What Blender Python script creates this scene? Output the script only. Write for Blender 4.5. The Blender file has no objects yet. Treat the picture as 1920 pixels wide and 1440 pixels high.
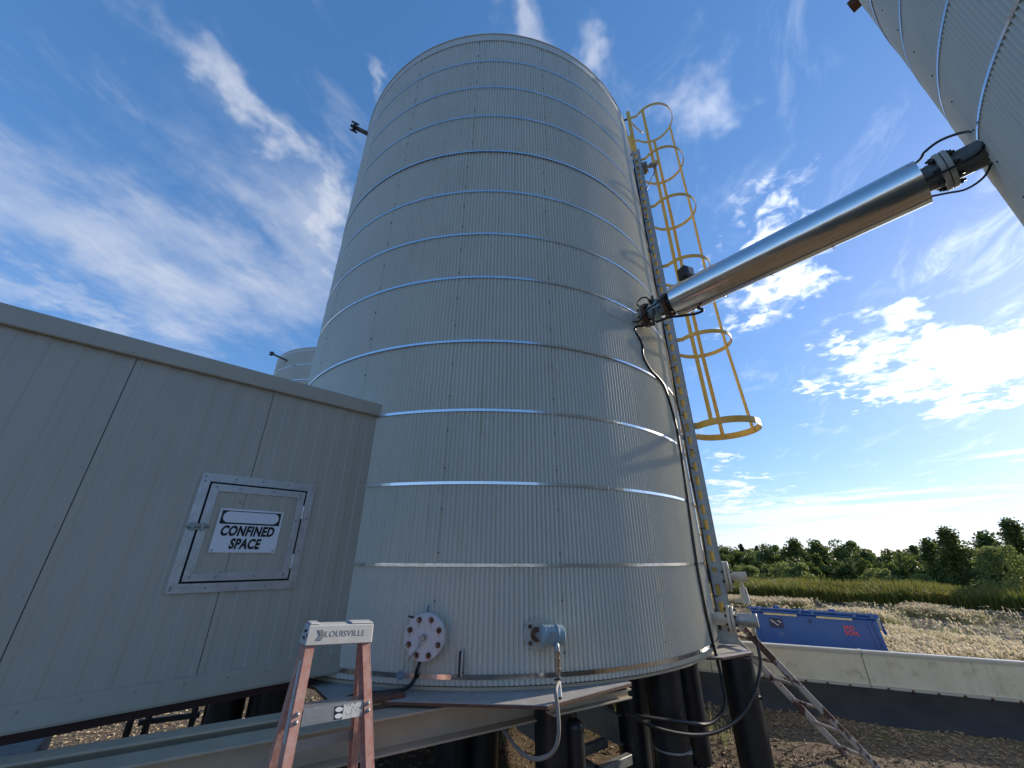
import bpy, bmesh, math, random
from math import sin, cos, pi, radians as RAD, hypot, atan2
from mathutils import Vector as V, Matrix, noise

rnd = random.Random(7)
scene = bpy.context.scene
COL = scene.collection

# ------------------------------------------------------------------ camera
cam_d = bpy.data.cameras.new('camera'); cam = bpy.data.objects.new('camera', cam_d); COL.objects.link(cam)
cam_d.sensor_width = 36.0; cam_d.lens = 721.0 / 1920.0 * 36.0; cam_d.clip_start = 0.05; cam_d.clip_end = 4000
cam.matrix_world = (Matrix.Translation((0, 0, 1.65)) @ Matrix.Rotation(RAD(90 + 24.1), 4, 'X') @ Matrix.Rotation(RAD(0.21), 4, 'Z'))
scene.camera = cam

# ------------------------------------------------------------------ sky, sun, exposure
SUN_AZ, SUN_EL = RAD(64.0), RAD(19.5)                 # azimuth from +Y towards +X
SUN_DIR = V((sin(SUN_AZ) * cos(SUN_EL), cos(SUN_AZ) * cos(SUN_EL), sin(SUN_EL)))
scene.view_settings.view_transform = 'Standard'; scene.view_settings.look = 'None'
scene.view_settings.exposure = 1.22; scene.view_settings.gamma = 1.0
scene.view_settings.use_curve_mapping = False
SKY_STRENGTH = 0.15

world = bpy.data.worlds.new('World'); scene.world = world; world.use_nodes = True
WT = world.node_tree; WT.nodes.clear()


class NT:
    """small helper round a node tree"""
    def __init__(s, t): s.t = t; s.n = t.nodes; s.l = t.links
    def add(s, typ, **kw):
        nd = s.n.new(typ)
        for k, v in kw.items(): setattr(nd, k, v)
        return nd
    def put(s, sock, v):
        if isinstance(v, bpy.types.NodeSocket): s.l.new(v, sock)
        elif v is not None: sock.default_value = v
    def m(s, op, a, b=None, c=None, clamp=False):
        nd = s.add('ShaderNodeMath', operation=op, use_clamp=clamp)
        s.put(nd.inputs[0], a)
        if b is not None: s.put(nd.inputs[1], b)
        if c is not None: s.put(nd.inputs[2], c)
        return nd.outputs[0]
    def vm(s, op, a, b=None):
        nd = s.add('ShaderNodeVectorMath', operation=op)
        s.put(nd.inputs[0], a)
        if b is not None: s.put(nd.inputs[1], b)
        return nd.outputs['Value'] if op in ('DOT_PRODUCT', 'LENGTH') else nd.outputs[0]
    def noise(s, vec, scale, detail=4, rough=.55, dist=0.0, lac=2.0):
        nd = s.add('ShaderNodeTexNoise'); s.put(nd.inputs['Vector'], vec)
        nd.inputs['Scale'].default_value = scale; nd.inputs['Detail'].default_value = detail
        nd.inputs['Roughness'].default_value = rough; nd.inputs['Distortion'].default_value = dist
        nd.inputs['Lacunarity'].default_value = lac
        return nd.outputs['Fac']
    def step(s, x, a, b):
        nd = s.add('ShaderNodeMapRange', interpolation_type='SMOOTHSTEP')
        s.put(nd.inputs[0], x); s.put(nd.inputs[1], a); s.put(nd.inputs[2], b)
        nd.inputs[3].default_value = 0; nd.inputs[4].default_value = 1
        return nd.outputs[0]
    def mix(s, f, a, b, typ='RGBA', blend='MIX'):
        nd = s.add('ShaderNodeMix', data_type=typ)
        if typ == 'RGBA': nd.blend_type = blend; ia, ib, io = 6, 7, 2
        else: ia, ib, io = 2, 3, 0
        s.put(nd.inputs[0], f)
        s.put(nd.inputs[ia], a if not isinstance(a, tuple) else (*a, 1)[:4])
        s.put(nd.inputs[ib], b if not isinstance(b, tuple) else (*b, 1)[:4])
        return nd.outputs[io]


w = NT(WT)
tc = w.add('ShaderNodeTexCoord').outputs['Generated']
nrm = w.vm('NORMALIZE', tc)
sky = w.add('ShaderNodeTexSky', sky_type='NISHITA'); sky.sun_disc = False
sky.sun_elevation = SUN_EL; sky.sun_rotation = SUN_AZ
sky.altitude = 300; sky.air_density = 1.0; sky.dust_density = 0.25; sky.ozone_density = 4.0
hs = w.add('ShaderNodeHueSaturation'); hs.inputs['Saturation'].default_value = 1.18; hs.inputs['Value'].default_value = 1.0
w.l.new(sky.outputs[0], hs.inputs['Color'])
gam = w.add('ShaderNodeGamma'); gam.inputs['Gamma'].default_value = 0.62; w.l.new(hs.outputs[0], gam.inputs['Color'])
skyc = w.vm('MULTIPLY', gam.outputs[0], (0.74, 0.79, 1.00))
hs.inputs['Saturation'].default_value = 1.20
# clouds: fields of noise on a layer above the site, gathered in drifts of their own direction and width
sep = w.add('ShaderNodeSeparateXYZ'); w.l.new(nrm, sep.inputs[0]); dz = sep.outputs['Z']
zc = w.m('ADD', w.m('MAXIMUM', dz, 0.0), 0.12)
lay = w.add('ShaderNodeCombineXYZ')
w.put(lay.inputs[0], w.m('DIVIDE', sep.outputs['X'], zc)); w.put(lay.inputs[1], w.m('DIVIDE', sep.outputs['Y'], zc))
layer = lay.outputs[0]
warp = w.add('ShaderNodeTexNoise'); w.l.new(layer, warp.inputs['Vector']); warp.inputs['Scale'].default_value = 2.4; warp.inputs['Detail'].default_value = 5; warp.inputs['Roughness'].default_value = .6
wv = w.vm('SUBTRACT', warp.outputs['Color'], (.5, .5, .5))
wsc = w.add('ShaderNodeVectorMath', operation='SCALE'); w.l.new(wv, wsc.inputs[0]); wsc.inputs['Scale'].default_value = .55
nrw = w.vm('ADD', nrm, wsc.outputs[0])
mp = w.add('ShaderNodeMapping'); w.l.new(layer, mp.inputs[0]); mp.inputs['Rotation'].default_value = (0, 0, RAD(-74))
mp2 = w.add('ShaderNodeMapping'); w.l.new(mp.outputs[0], mp2.inputs[0]); mp2.inputs['Scale'].default_value = (1.5, 3.2, 1)
n_wisp = w.noise(mp2.outputs[0], 2.0, 9, .64, 0.7)
n_soft = w.noise(mp2.outputs[0], 1.0, 6, .52, 0.4)
n_mott = w.noise(layer, 16.0, 5, .58, 0.5)
n_mid = w.noise(layer, 4.2, 9, .64, 0.4)
BLOBS = [   # centre direction, two axes, kind, amount
    ((-0.68, 0.529, 0.507), (1.47, 1.12, -0.18), (-1.37, 1.5, -4.4), 'soft', 0.85),
    ((-0.459, 0.618, 0.638), (5.05, -0.12, 2.96), (0.83, 2.27, -2.38), 'soft', 0.7),
    ((-0.511, 0.426, 0.747), (11.32, -1.69, 8.05), (1.36, 5.77, -3.03), 'wisp', 0.8),
    ((-0.42, 0.624, 0.659), (9.12, 0.26, 4.8), (0.65, 2.19, -2.41), 'wisp', 0.9),
    ((-0.256, 0.419, 0.871), (36.09, -1.6, 10.82), (0.68, 8.87, -4.64), 'wisp', 0.8),
    ((-0.062, 0.367, 0.928), (10.76, 5.19, -1.87), (-18.59, 16.23, -8.19), 'wisp', 0.6),
    ((0.048, 0.387, 0.921), (15.07, 7.78, -4.6), (-14.16, 11.99, -4.84), 'wisp', 0.7),
    ((0.177, 0.384, 0.906), (11.39, 3.27, -4.17), (-11.07, 17.58, -5.83), 'wisp', 0.6),
    ((0.344, 0.463, 0.817), (6.98, -3.8, -1.4), (4.63, 5.42, -5.63), 'wisp', 0.65),
    ((0.515, 0.623, 0.588), (5.94, -2.29, -3.62), (0.14, 5.21, -6.49), 'mott', 0.95),
    ((0.53, 0.69, 0.494), (8.19, -5.62, -1.94), (3.44, 8.7, -16.86), 'mott', 0.9),
    ((0.786, 0.538, 0.305), (2.93, -5.77, 1.0), (1.45, 2.17, -9.21), 'dense', 1.1),
    ((0.498, 0.858, 0.126), (9.36, -5.9, -0.82), (-2.61, 3.79, -19.49), 'dense', 0.85),
    ((-0.736, 0.576, 0.357), (2.74, 2.65, -0.02), (-2.93, 5.85, -16.89), 'soft', 0.55),
    ((0.664, 0.686, 0.298), (6.48, -6.76, -0.55), (2.75, 10.01, -30.83), 'mott', 0.85),
]
fields = {
    'soft': w.m('ADD', w.m('MULTIPLY', n_soft, .6), w.m('MULTIPLY', n_wisp, .4)),
    'wisp': w.m('ADD', w.m('MULTIPLY', n_wisp, .55), w.m('MULTIPLY', n_mid, .45)),
    'mott': w.m('ADD', w.m('MULTIPLY', n_mott, .65), w.m('MULTIPLY', n_mid, .35)),
    'dense': w.m('ADD', w.m('MULTIPLY', n_mid, .7), w.m('MULTIPLY', n_mott, .3)),
}
lims = {'soft': (.64, .14), 'wisp': (.64, .28), 'mott': (.62, .36), 'dense': (.62, .17)}
wid = {'soft': .56, 'wisp': .36, 'mott': .20, 'dense': .20}
dens = None
for c, a, b, kind, amt in BLOBS:
    rel = w.vm('SUBTRACT', nrw, c)
    u = w.vm('DOT_PRODUCT', rel, a); v = w.vm('DOT_PRODUCT', rel, b)
    rr = w.m('SQRT', w.m('ADD', w.m('MULTIPLY', u, u), w.m('MULTIPLY', v, v)))
    msk = w.m('MULTIPLY', w.step(rr, 1.6, 0.0), w.m('GREATER_THAN', w.vm('DOT_PRODUCT', nrm, c), 0.2))
    hi, lo = lims[kind]
    thr = w.m('ADD', w.m('MULTIPLY', msk, lo - hi), hi)
    d1 = w.m('MULTIPLY', w.step(fields[kind], thr, w.m('ADD', thr, wid[kind])), w.m('MULTIPLY', msk, amt))
    d1 = w.m('MULTIPLY', d1, w.step(msk, 0.0, 0.35))
    dens = d1 if dens is None else w.m('MAXIMUM', dens, d1)
# thin veil everywhere and flat banks of cloud low over the horizon
veil = w.m('MULTIPLY', w.step(n_wisp, .52, .85), .30)
dens = w.m('MAXIMUM', dens, veil)
lat = w.add('ShaderNodeMapping'); w.l.new(nrm, lat.inputs[0]); lat.inputs['Scale'].default_value = (1.6, 1.6, 22.0)
n_bank = w.noise(lat.outputs[0], 1.9, 7, .58, .25)
bank = w.m('MULTIPLY', w.step(n_bank, w.m('ADD', w.m('MULTIPLY', dz, 1.5), .36), w.m('ADD', w.m('MULTIPLY', dz, 1.5), .50)),
           w.m('MULTIPLY', w.step(dz, .30, .05), .62))
dens = w.m('MAXIMUM', dens, bank)
dens = w.m('MULTIPLY', dens, w.step(dz, -0.01, 0.02))
# cloud light: white, brighter towards the sun
cs = w.m('MAXIMUM', w.vm('DOT_PRODUCT', nrm, tuple(SUN_DIR)), 0.0)
glow = w.m('ADD', w.m('MULTIPLY', w.m('POWER', cs, 5.0), 3.0), w.m('MULTIPLY', w.m('POWER', cs, 40.0), 6.0))
lum = w.m('ADD', 2.3, glow)
cc = w.add('ShaderNodeCombineXYZ')
for i, k in enumerate((0.93, 0.98, 1.10)): w.put(cc.inputs[i], w.m('MULTIPLY', lum, k))
full = w.mix(dens, skyc, cc.outputs[0])
bg = w.add('ShaderNodeBackground'); bg.inputs['Strength'].default_value = SKY_STRENGTH
w.l.new(full, bg.inputs['Color'])
wo = w.add('ShaderNodeOutputWorld'); w.l.new(bg.outputs[0], wo.inputs[0])

sun_d = bpy.data.lights.new('sun', 'SUN'); sun = bpy.data.objects.new('sun', sun_d); COL.objects.link(sun)
sun_d.energy = 2.45; sun_d.angle = RAD(0.5); sun_d.color = (1.0, 0.90, 0.76)
sun.rotation_euler = (-SUN_DIR).to_track_quat('-Z', 'Y').to_euler(); sun.location = SUN_DIR * 60


# ------------------------------------------------------------------ materials
def mat(name, col, rough=.5, metal=0., var=None, vscale=6., bump=0., bscale=30., stain=None, sscale=3., smin=.6, smax=.75, spec=.5, coat=0., trans=0., bump_stretch=None, streak=None, dent=0.):
    """principled; var = second colour mixed by noise; stain = third colour in patches"""
    mt = bpy.data.materials.new(name); mt.use_nodes = True
    t = NT(mt.node_tree); t.n.clear()
    p = t.add('ShaderNodeBsdfPrincipled'); o = t.add('ShaderNodeOutputMaterial')
    tcn = t.add('ShaderNodeTexCoord').outputs['Object']
    geo = t.add('ShaderNodeNewGeometry').outputs['Position']
    c = (*col, 1)
    if var is not None: c = t.mix(t.step(t.noise(geo, vscale, 5, .6), .3, .7), col, var)
    if stain is not None: c = t.mix(t.step(t.noise(geo, sscale, 7, .68), smin, smax), c if not isinstance(c, tuple) else col, stain)
    if streak is not None:
        ms = t.add('ShaderNodeMapping'); t.l.new(geo, ms.inputs[0]); ms.inputs['Scale'].default_value = (1, 1, .035)
        f1 = t.step(t.noise(ms.outputs[0], 26, 4, .65), .50, .80); f2 = t.step(t.noise(geo, 1.1, 4, .6), .35, .7)
        c = t.mix(t.m('MULTIPLY', f1, t.m('MULTIPLY', f2, streak[1])), c if not isinstance(c, tuple) else col, streak[0])
    t.put(p.inputs['Base Color'], c)
    rn = t.noise(geo, 9., 4, .6)
    t.put(p.inputs['Roughness'], t.m('ADD', t.m('MULTIPLY', rn, .16), rough - .08))
    p.inputs['Metallic'].default_value = metal
    p.inputs['Specular IOR Level'].default_value = spec
    p.inputs['Coat Weight'].default_value = coat
    if bump:
        src = geo
        if bump_stretch:
            mpn = t.add('ShaderNodeMapping'); t.l.new(geo, mpn.inputs[0]); mpn.inputs['Scale'].default_value = bump_stretch; src = mpn.outputs[0]
        b = t.add('ShaderNodeBump'); b.inputs['Strength'].default_value = bump; b.inputs['Distance'].default_value = .01
        t.l.new(t.noise(src, bscale, 4, .6), b.inputs['Height']); t.l.new(b.outputs[0], p.inputs['Normal'])
    if dent:
        b2 = t.add('ShaderNodeBump'); b2.inputs['Strength'].default_value = dent; b2.inputs['Distance'].default_value = .03
        t.l.new(t.noise(geo, 2.3, 2, .5), b2.inputs['Height'])
        if bump: t.l.new(b.outputs[0], b2.inputs['Normal'])
        t.l.new(b2.outputs[0], p.inputs['Normal'])
    sh = p.outputs[0]
    if trans:
        tr = t.add('ShaderNodeBsdfTranslucent'); t.put(tr.inputs['Color'], c)
        mx = t.add('ShaderNodeMixShader'); mx.inputs[0].default_value = trans
        t.l.new(sh, mx.inputs[1]); t.l.new(tr.outputs[0], mx.inputs[2]); sh = mx.outputs[0]
    t.l.new(sh, o.inputs[0])
    return mt


M = {}
M['clad'] = mat('painted_cladding', (.68, .652, .56), .33, spec=.36, var=(.645, .62, .53), vscale=1.6, bump=.12, bscale=4, bump_stretch=(1, 1, .6), stain=(.60, .57, .48), sscale=2.2, smin=.62, smax=.85, streak=((.40, .35, .26), .55), dent=.07)
M['trim'] = mat('painted_trim', (.60, .58, .50), .4, var=(.55, .535, .465), vscale=3)
M['band'] = mat('stainless_band', (.72, .73, .74), .17, 1.0, bump=.1, bscale=9)
M['jacket'] = mat('stainless_jacket', (.74, .72, .69), .19, 1.0, bump=.16, bscale=5, dent=.2)
M['alu'] = mat('mill_aluminium', (.62, .63, .65), .38, .85, var=(.52, .53, .55), vscale=14, bump=.15, bscale=60)
M['galv'] = mat('galvanised_steel', (.40, .42, .42), .5, .6, var=(.30, .33, .33), vscale=22)
M['shed'] = mat('shed_cladding', (.47, .44, .366), .40, var=(.445, .417, .347), vscale=2, bump=.05, bscale=300, streak=((.29, .265, .21), .5), dent=.22)
M['shedtrim'] = mat('shed_trim', (.47, .438, .357), .40, var=(.44, .41, .333), vscale=4, streak=((.28, .25, .19), .5), dent=.1)
M['steelpaint'] = mat('beige_painted_steel', (.52, .44, .32), .5, var=(.45, .38, .275), vscale=6, stain=(.16, .10, .07), sscale=9, smin=.66, smax=.76)
M['nozzle'] = mat('cream_painted_pipe', (.50, .48, .42), .5, var=(.42, .40, .34), vscale=9, stain=(.20, .11, .06), sscale=11, smin=.62, smax=.74)
M['nozzledark'] = mat('grey_green_pipe', (.17, .18, .17), .5, var=(.11, .12, .11), vscale=12, stain=(.12, .07, .04), sscale=9, smin=.55, smax=.7)
M['flange'] = mat('white_flange', (.66, .65, .63), .5, var=(.58, .57, .55), vscale=18)
M['rust'] = mat('rusty_steel', (.17, .075, .035), .8, var=(.09, .04, .02), vscale=40)
M['boltpale'] = mat('pale_bolt_end', (.42, .31, .2), .6, var=(.25, .12, .06), vscale=60)  # paler brown than the bolts, mottled by noise
M['black'] = mat('black_rubber', (.012, .012, .013), .45)
M['blackbolt'] = mat('black_coated_bolt', (.02, .021, .024), .5, var=(.04, .035, .03), vscale=50)
M['pile'] = mat('black_coated_pile', (.013, .015, .017), .36, var=(.022, .024, .027), vscale=9, stain=(.06, .055, .05), sscale=6, smin=.62, smax=.8)
M['deck'] = mat('weathered_deck_plate', (.44, .41, .38), .6, var=(.34, .32, .30), vscale=10, stain=(.13, .10, .085), sscale=14, smin=.62, smax=.72)
M['deckedge'] = mat('rusty_plate_edge', (.17, .09, .06), .8, var=(.10, .055, .035), vscale=25)
M['yellow'] = mat('yellow_paint', (.62, .41, .075), .45, var=(.54, .35, .07), vscale=12, stain=(.30, .16, .04), sscale=16, smin=.68, smax=.78)
M['bluepale'] = mat('pale_blue_rim', (.06, .14, .36), .4, var=(.04, .10, .30), vscale=8)  # lighter blue for the lid bar and clips
M['blue'] = mat('blue_bin_paint', (.012, .075, .33), .33, var=(.016, .09, .36), vscale=3, stain=(.12, .17, .28), sscale=2.6, smin=.55, smax=.85)
M['bluedark'] = mat('faded_blue_poster', (.012, .025, .085), .5)
M['red'] = mat('red_lettering', (.70, .07, .06), .5)
M['tape'] = mat('pale_tape', (.62, .58, .42), .6, var=(.42, .38, .24), vscale=22)
M['white'] = mat('white_sign', (.78, .80, .84), .35)
M['inkblack'] = mat('black_sign_ink', (.012, .012, .014), .5)
M['xmit'] = mat('pale_blue_enamel', (.33, .42, .46), .38, var=(.29, .38, .42), vscale=20)
M['brass'] = mat('brass_fitting', (.5, .42, .32), .3, .9)
M['fibre'] = mat('orange_fibreglass', (.54, .25, .19), .5, var=(.62, .38, .32), vscale=26, bump=.15, bscale=120, stain=(.62, .36, .3), sscale=40, smin=.6, smax=.75)
M['cap'] = mat('grey_plastic_cap', (.54, .53, .51), .55, var=(.48, .47, .45), vscale=14, stain=(.36, .34, .31), sscale=20, smin=.62, smax=.74)
M['capmark'] = mat('moulded_grey_letter', (.30, .295, .29), .5)
M['label'] = mat('worn_label', (.68, .68, .66), .5, var=(.60, .60, .58), vscale=50, stain=(.12, .12, .12), sscale=95, smin=.56, smax=.6)
M['ladwhite'] = mat('ladder_paint_with_rust', (.46, .40, .34), .6, var=(.40, .34, .29), vscale=9, stain=(.085, .028, .018), sscale=3.6, smin=.51, smax=.56)
M['panel'] = mat('dusty_cream_panel', (.74, .70, .55), .55, var=(.68, .635, .49), vscale=5, stain=(.40, .34, .23), sscale=7, smin=.52, smax=.80, streak=((.33, .27, .18), .8))
M['liner'] = mat('black_liner', (.012, .012, .011), .6, var=(.024, .023, .020), vscale=3, stain=(.08, .07, .055), sscale=4, smin=.6, smax=.8)
M['redsteel'] = mat('red_primer_steel', (.045, .016, .012), .6, var=(.03, .011, .009), vscale=20)
M['timber'] = mat('grey_timber', (.22, .21, .20), .8, var=(.15, .145, .14), vscale=24, bump=.4, bscale=20, bump_stretch=(6, 6, 1))
M['plank'] = mat('brown_plank', (.16, .075, .045), .7, var=(.10, .05, .035), vscale=14, bump=.3, bscale=25, bump_stretch=(1, 1, 5))
M['dark'] = mat('dark_cavity', (.012, .012, .013), .8)
M['tag'] = mat('blue_grey_tag', (.14, .23, .30), .4)
M['cable'] = mat('black_cable', (.011, .011, .012), .38)
M['conduit'] = mat('grey_flexible_conduit', (.30, .27, .24), .5, var=(.24, .22, .2), vscale=30)
M['trunk'] = mat('bark', (.10, .075, .055), .9, var=(.06, .045, .035), vscale=20)


def leafmat(name, a, b, tr=.42):
    return mat(name, a, .55, var=b, vscale=1.2, trans=tr, spec=.35)


M['leafa'] = leafmat('leaf_dark_green', (.10, .13, .03), (.15, .18, .04))
M['leafb'] = leafmat('leaf_mid_green', (.11, .155, .035), (.15, .185, .05))
M['leafc'] = leafmat('leaf_pale_green', (.19, .23, .06), (.24, .26, .075), .5)
M['leafd'] = leafmat('leaf_spruce_green', (.035, .055, .022), (.05, .07, .03), .2)
M['weed'] = leafmat('weed_green', (.15, .175, .032), (.23, .20, .045), .5)
M['barley'] = leafmat('foxtail_straw', (.78, .66, .48), (.66, .57, .36), .5)
M['barleygreen'] = leafmat('foxtail_stem', (.26, .30, .10), (.36, .34, .16), .4)
M['straw'] = mat('pale_straw', (.60, .47, .27), .8, var=(.42, .30, .15), vscale=30, stain=(.75, .63, .42), sscale=50, smin=.5, smax=.6)
M['chip'] = mat('straw_and_gravel', (.34, .25, .14), .85, var=(.18, .12, .07), vscale=60, stain=(.50, .40, .25), sscale=90, smin=.5, smax=.65)


def ground_mat():
    mt = bpy.data.materials.new('soil'); mt.use_nodes = True
    t = NT(mt.node_tree); t.n.clear()
    p = t.add('ShaderNodeBsdfPrincipled'); o = t.add('ShaderNodeOutputMaterial')
    g = t.add('ShaderNodeNewGeometry').outputs['Position']
    n1 = t.noise(g, 1.1, 6, .6); n2 = t.noise(g, 14, 6, .7); n3 = t.noise(g, 70, 3, .6)
    c = t.mix(t.step(n2, .35, .68), (.11, .075, .048), (.20, .145, .088))
    c = t.mix(t.m('MULTIPLY', t.step(t.noise(g, .55, 4, .6), .40, .62), .6), c, (.075, .045, .026))
    c = t.mix(t.step(n3, .56, .68), c, (.40, .30, .17))
    c = t.mix(t.m('MULTIPLY', t.step(n1, .54, .68), .55), c, (.12, .12, .03))
    t.put(p.inputs['Base Color'], c); p.inputs['Roughness'].default_value = .9
    p.inputs['Specular IOR Level'].default_value = .2
    b = t.add('ShaderNodeBump'); b.inputs['Strength'].default_value = .8; b.inputs['Distance'].default_value = .03
    t.l.new(t.m('ADD', t.m('MULTIPLY', n2, .7), t.m('MULTIPLY', n3, .5)), b.inputs['Height']); t.l.new(b.outputs[0], p.inputs['Normal'])
    t.l.new(p.outputs[0], o.inputs[0]); return mt


M['soil'] = ground_mat()


def flange_mat():
    """white blind flange with rust weeping from its bolts; the stain is a vertex attribute on the disc"""
    mt = bpy.data.materials.new('white_flange_with_rust'); mt.use_nodes = True
    t = NT(mt.node_tree); t.n.clear()
    p = t.add('ShaderNodeBsdfPrincipled'); o = t.add('ShaderNodeOutputMaterial')
    at = t.add('ShaderNodeAttribute', attribute_name='rust').outputs['Fac']
    g = t.add('ShaderNodeNewGeometry').outputs['Position']
    c = t.mix(t.step(t.noise(g, 25, 5, .6), .3, .7), (.66, .64, .63), (.56, .54, .53))
    c = t.mix(t.m('MULTIPLY', at, t.m('ADD', .6, t.noise(g, 60, 4, .6)), clamp=True), c, (.24, .10, .035))
    t.put(p.inputs['Base Color'], c); p.inputs['Roughness'].default_value = .5
    t.l.new(p.outputs[0], o.inputs[0]); return mt


M['flangerust'] = flange_mat()

# ------------------------------------------------------------------ mesh builder
WL = {}          # world matrix of every object made here (objects may be nested)


def basis(d):
    d = V(d).normalized()
    a = V((0, 0, 1)) if abs(d.z) < .95 else V((1, 0, 0))
    x = a.cross(d).normalized(); y = d.cross(x)
    return x, y, d


class MB:
    def __init__(s): s.v = []; s.f = []; s.s = []; s.attr = None
    def _add(s, vs, fs, smooth=False):
        o = len(s.v); s.v += [tuple(q) for q in vs]
        s.f += [tuple(i + o for i in f) for f in fs]; s.s += [smooth] * len(fs); return s
    def box(s, c, sz, mx=None):
        """box with centre c and full sizes sz, axes from mx (3 vectors) or world"""
        ax = mx or (V((1, 0, 0)), V((0, 1, 0)), V((0, 0, 1)))
        c = V(c); vs = []
        for i in (-.5, .5):
            for j in (-.5, .5):
                for k in (-.5, .5): vs.append(c + ax[0] * (i * sz[0]) + ax[1] * (j * sz[1]) + ax[2] * (k * sz[2]))
        return s._add(vs, [(0, 1, 3, 2), (4, 6, 7, 5), (0, 4, 5, 1), (2, 3, 7, 6), (0, 2, 6, 4), (1, 5, 7, 3)])
    def bar(s, a, b, wdt, hgt, side=None):
        """rectangular bar from a to b; side = direction of its width"""
        a, b = V(a), V(b); d = (b - a)
        if side is None: x, y, z = basis(d)
        else:
            z = d.normalized(); x = V(side); x = (x - z * x.dot(z)).normalized(); y = z.cross(x)
        return s.box((a + b) / 2, (wdt, hgt, d.length), (x, y, z))
    def cyl(s, a, b, r, r2=None, n=20, caps=True):
        a, b = V(a), V(b); r2 = r if r2 is None else r2; x, y, z = basis(b - a)
        vs = []
        for i in range(n):
            t = 2 * pi * i / n; q = x * cos(t) + y * sin(t); vs += [a + q * r, b + q * r2]
        fs = [(2 * i, 2 * ((i + 1) % n), 2 * ((i + 1) % n) + 1, 2 * i + 1) for i in range(n)]
        s._add(vs, fs, True)
        if caps:
            s._add([vs[2 * i] for i in range(n)], [tuple(reversed(range(n)))])
            s._add([vs[2 * i + 1] for i in range(n)], [tuple(range(n))])
        return s
    def ringx(s, a, b, ri, ro, n=32):
        """thick ring (washer or hoop) between a and b"""
        a, b = V(a), V(b); x, y, z = basis(b - a); vs = []
        for i in range(n):
            t = 2 * pi * i / n; q = x * cos(t) + y * sin(t)
            vs += [a + q * ro, b + q * ro, b + q * ri, a + q * ri]
        for k in range(4):
            s._add([], []); o = len(s.v)
            fs = [(4 * i + k, 4 * ((i + 1) % n) + k, 4 * ((i + 1) % n) + (k + 1) % 4, 4 * i + (k + 1) % 4) for i in range(n)]
            s._add(vs, fs, k in (0, 2))
        return s
    def tube(s, pts, r, n=8, caps=True, closed=False):
        pts = [V(p) for p in pts]; vs = []; px = None; N = len(pts)
        for i, p in enumerate(pts):
            d = (pts[(i + 1) % N] - pts[i - 1]) if closed else (pts[min(i + 1, N - 1)] - pts[max(i - 1, 0)])
            d.normalize()
            if px is None: x = basis(d)[0]
            else: x = (px - d * px.dot(d)); x = x.normalized() if x.length > 1e-6 else basis(d)[0]
            px = x; y = d.cross(x); rr = r[i] if isinstance(r, (list, tuple)) else r
            vs += [p + (x * cos(2 * pi * k / n) + y * sin(2 * pi * k / n)) * rr for k in range(n)]
        rg = N if closed else N - 1
        fs = [(i * n + k, i * n + (k + 1) % n, ((i + 1) % N) * n + (k + 1) % n, ((i + 1) % N) * n + k) for i in range(rg) for k in range(n)]
        s._add(vs, fs, True)
        if caps and not closed:
            s._add(vs[:n], [tuple(reversed(range(n)))]); s._add(vs[-n:], [tuple(range(n))])
        return s
    def strip(s, pts, side, wdt, th):
        """flat strip following pts; side(i) gives its width direction, th its thickness"""
        pts = [V(p) for p in pts]; vs = []; N = len(pts)
        for i, p in enumerate(pts):
            d = (pts[min(i + 1, N - 1)] - pts[max(i - 1, 0)]).normalized()
            x = V(side(i) if callable(side) else side); x = (x - d * x.dot(d)).normalized(); y = d.cross(x)
            vs += [p + x * wdt / 2 + y * th / 2, p + x * wdt / 2 - y * th / 2, p - x * wdt / 2 - y * th / 2, p - x * wdt / 2 + y * th / 2]
        fs = [(4 * i + k, 4 * i + (k + 1) % 4, 4 * i + 4 + (k + 1) % 4, 4 * i + 4 + k) for i in range(N - 1) for k in range(4)]
        fs += [(3, 2, 1, 0), tuple(4 * (N - 1) + k for k in range(4))]
        return s._add(vs, fs)
    def prism(s, pts, off):
        """polygon pts pushed along off"""
        n = len(pts); off = V(off); a = [V(p) for p in pts]; b = [p + off for p in a]
        return s._add(a + b, [tuple(reversed(range(n))), tuple(range(n, 2 * n))] + [(i, (i + 1) % n, n + (i + 1) % n, n + i) for i in range(n)])
    def profile(s, prof, path, closed=False):
        """open or closed 2D profile given per path point as list of 3D points"""
        n = len(prof(0)); vs = []
        for i in range(path): vs += prof(i)
        k = n if closed else n - 1
        fs = [(i * n + j, i * n + (j + 1) % n, (i + 1) * n + (j + 1) % n, (i + 1) * n + j) for i in range(path - 1) for j in range(k)]
        return s._add(vs, fs)
    def sphere(s, c, r, n=10, m=6, sz=(1, 1, 1)):
        c = V(c); vs = []
        for i in range(m + 1):
            a = pi * i / m
            for k in range(n): vs.append(c + V((sin(a) * cos(2 * pi * k / n) * sz[0], sin(a) * sin(2 * pi * k / n) * sz[1], cos(a) * sz[2])) * r)
        fs = [(i * n + k, (i + 1) * n + k, (i + 1) * n + (k + 1) % n, i * n + (k + 1) % n) for i in range(m) for k in range(n)]
        return s._add(vs, fs, True)
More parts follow.
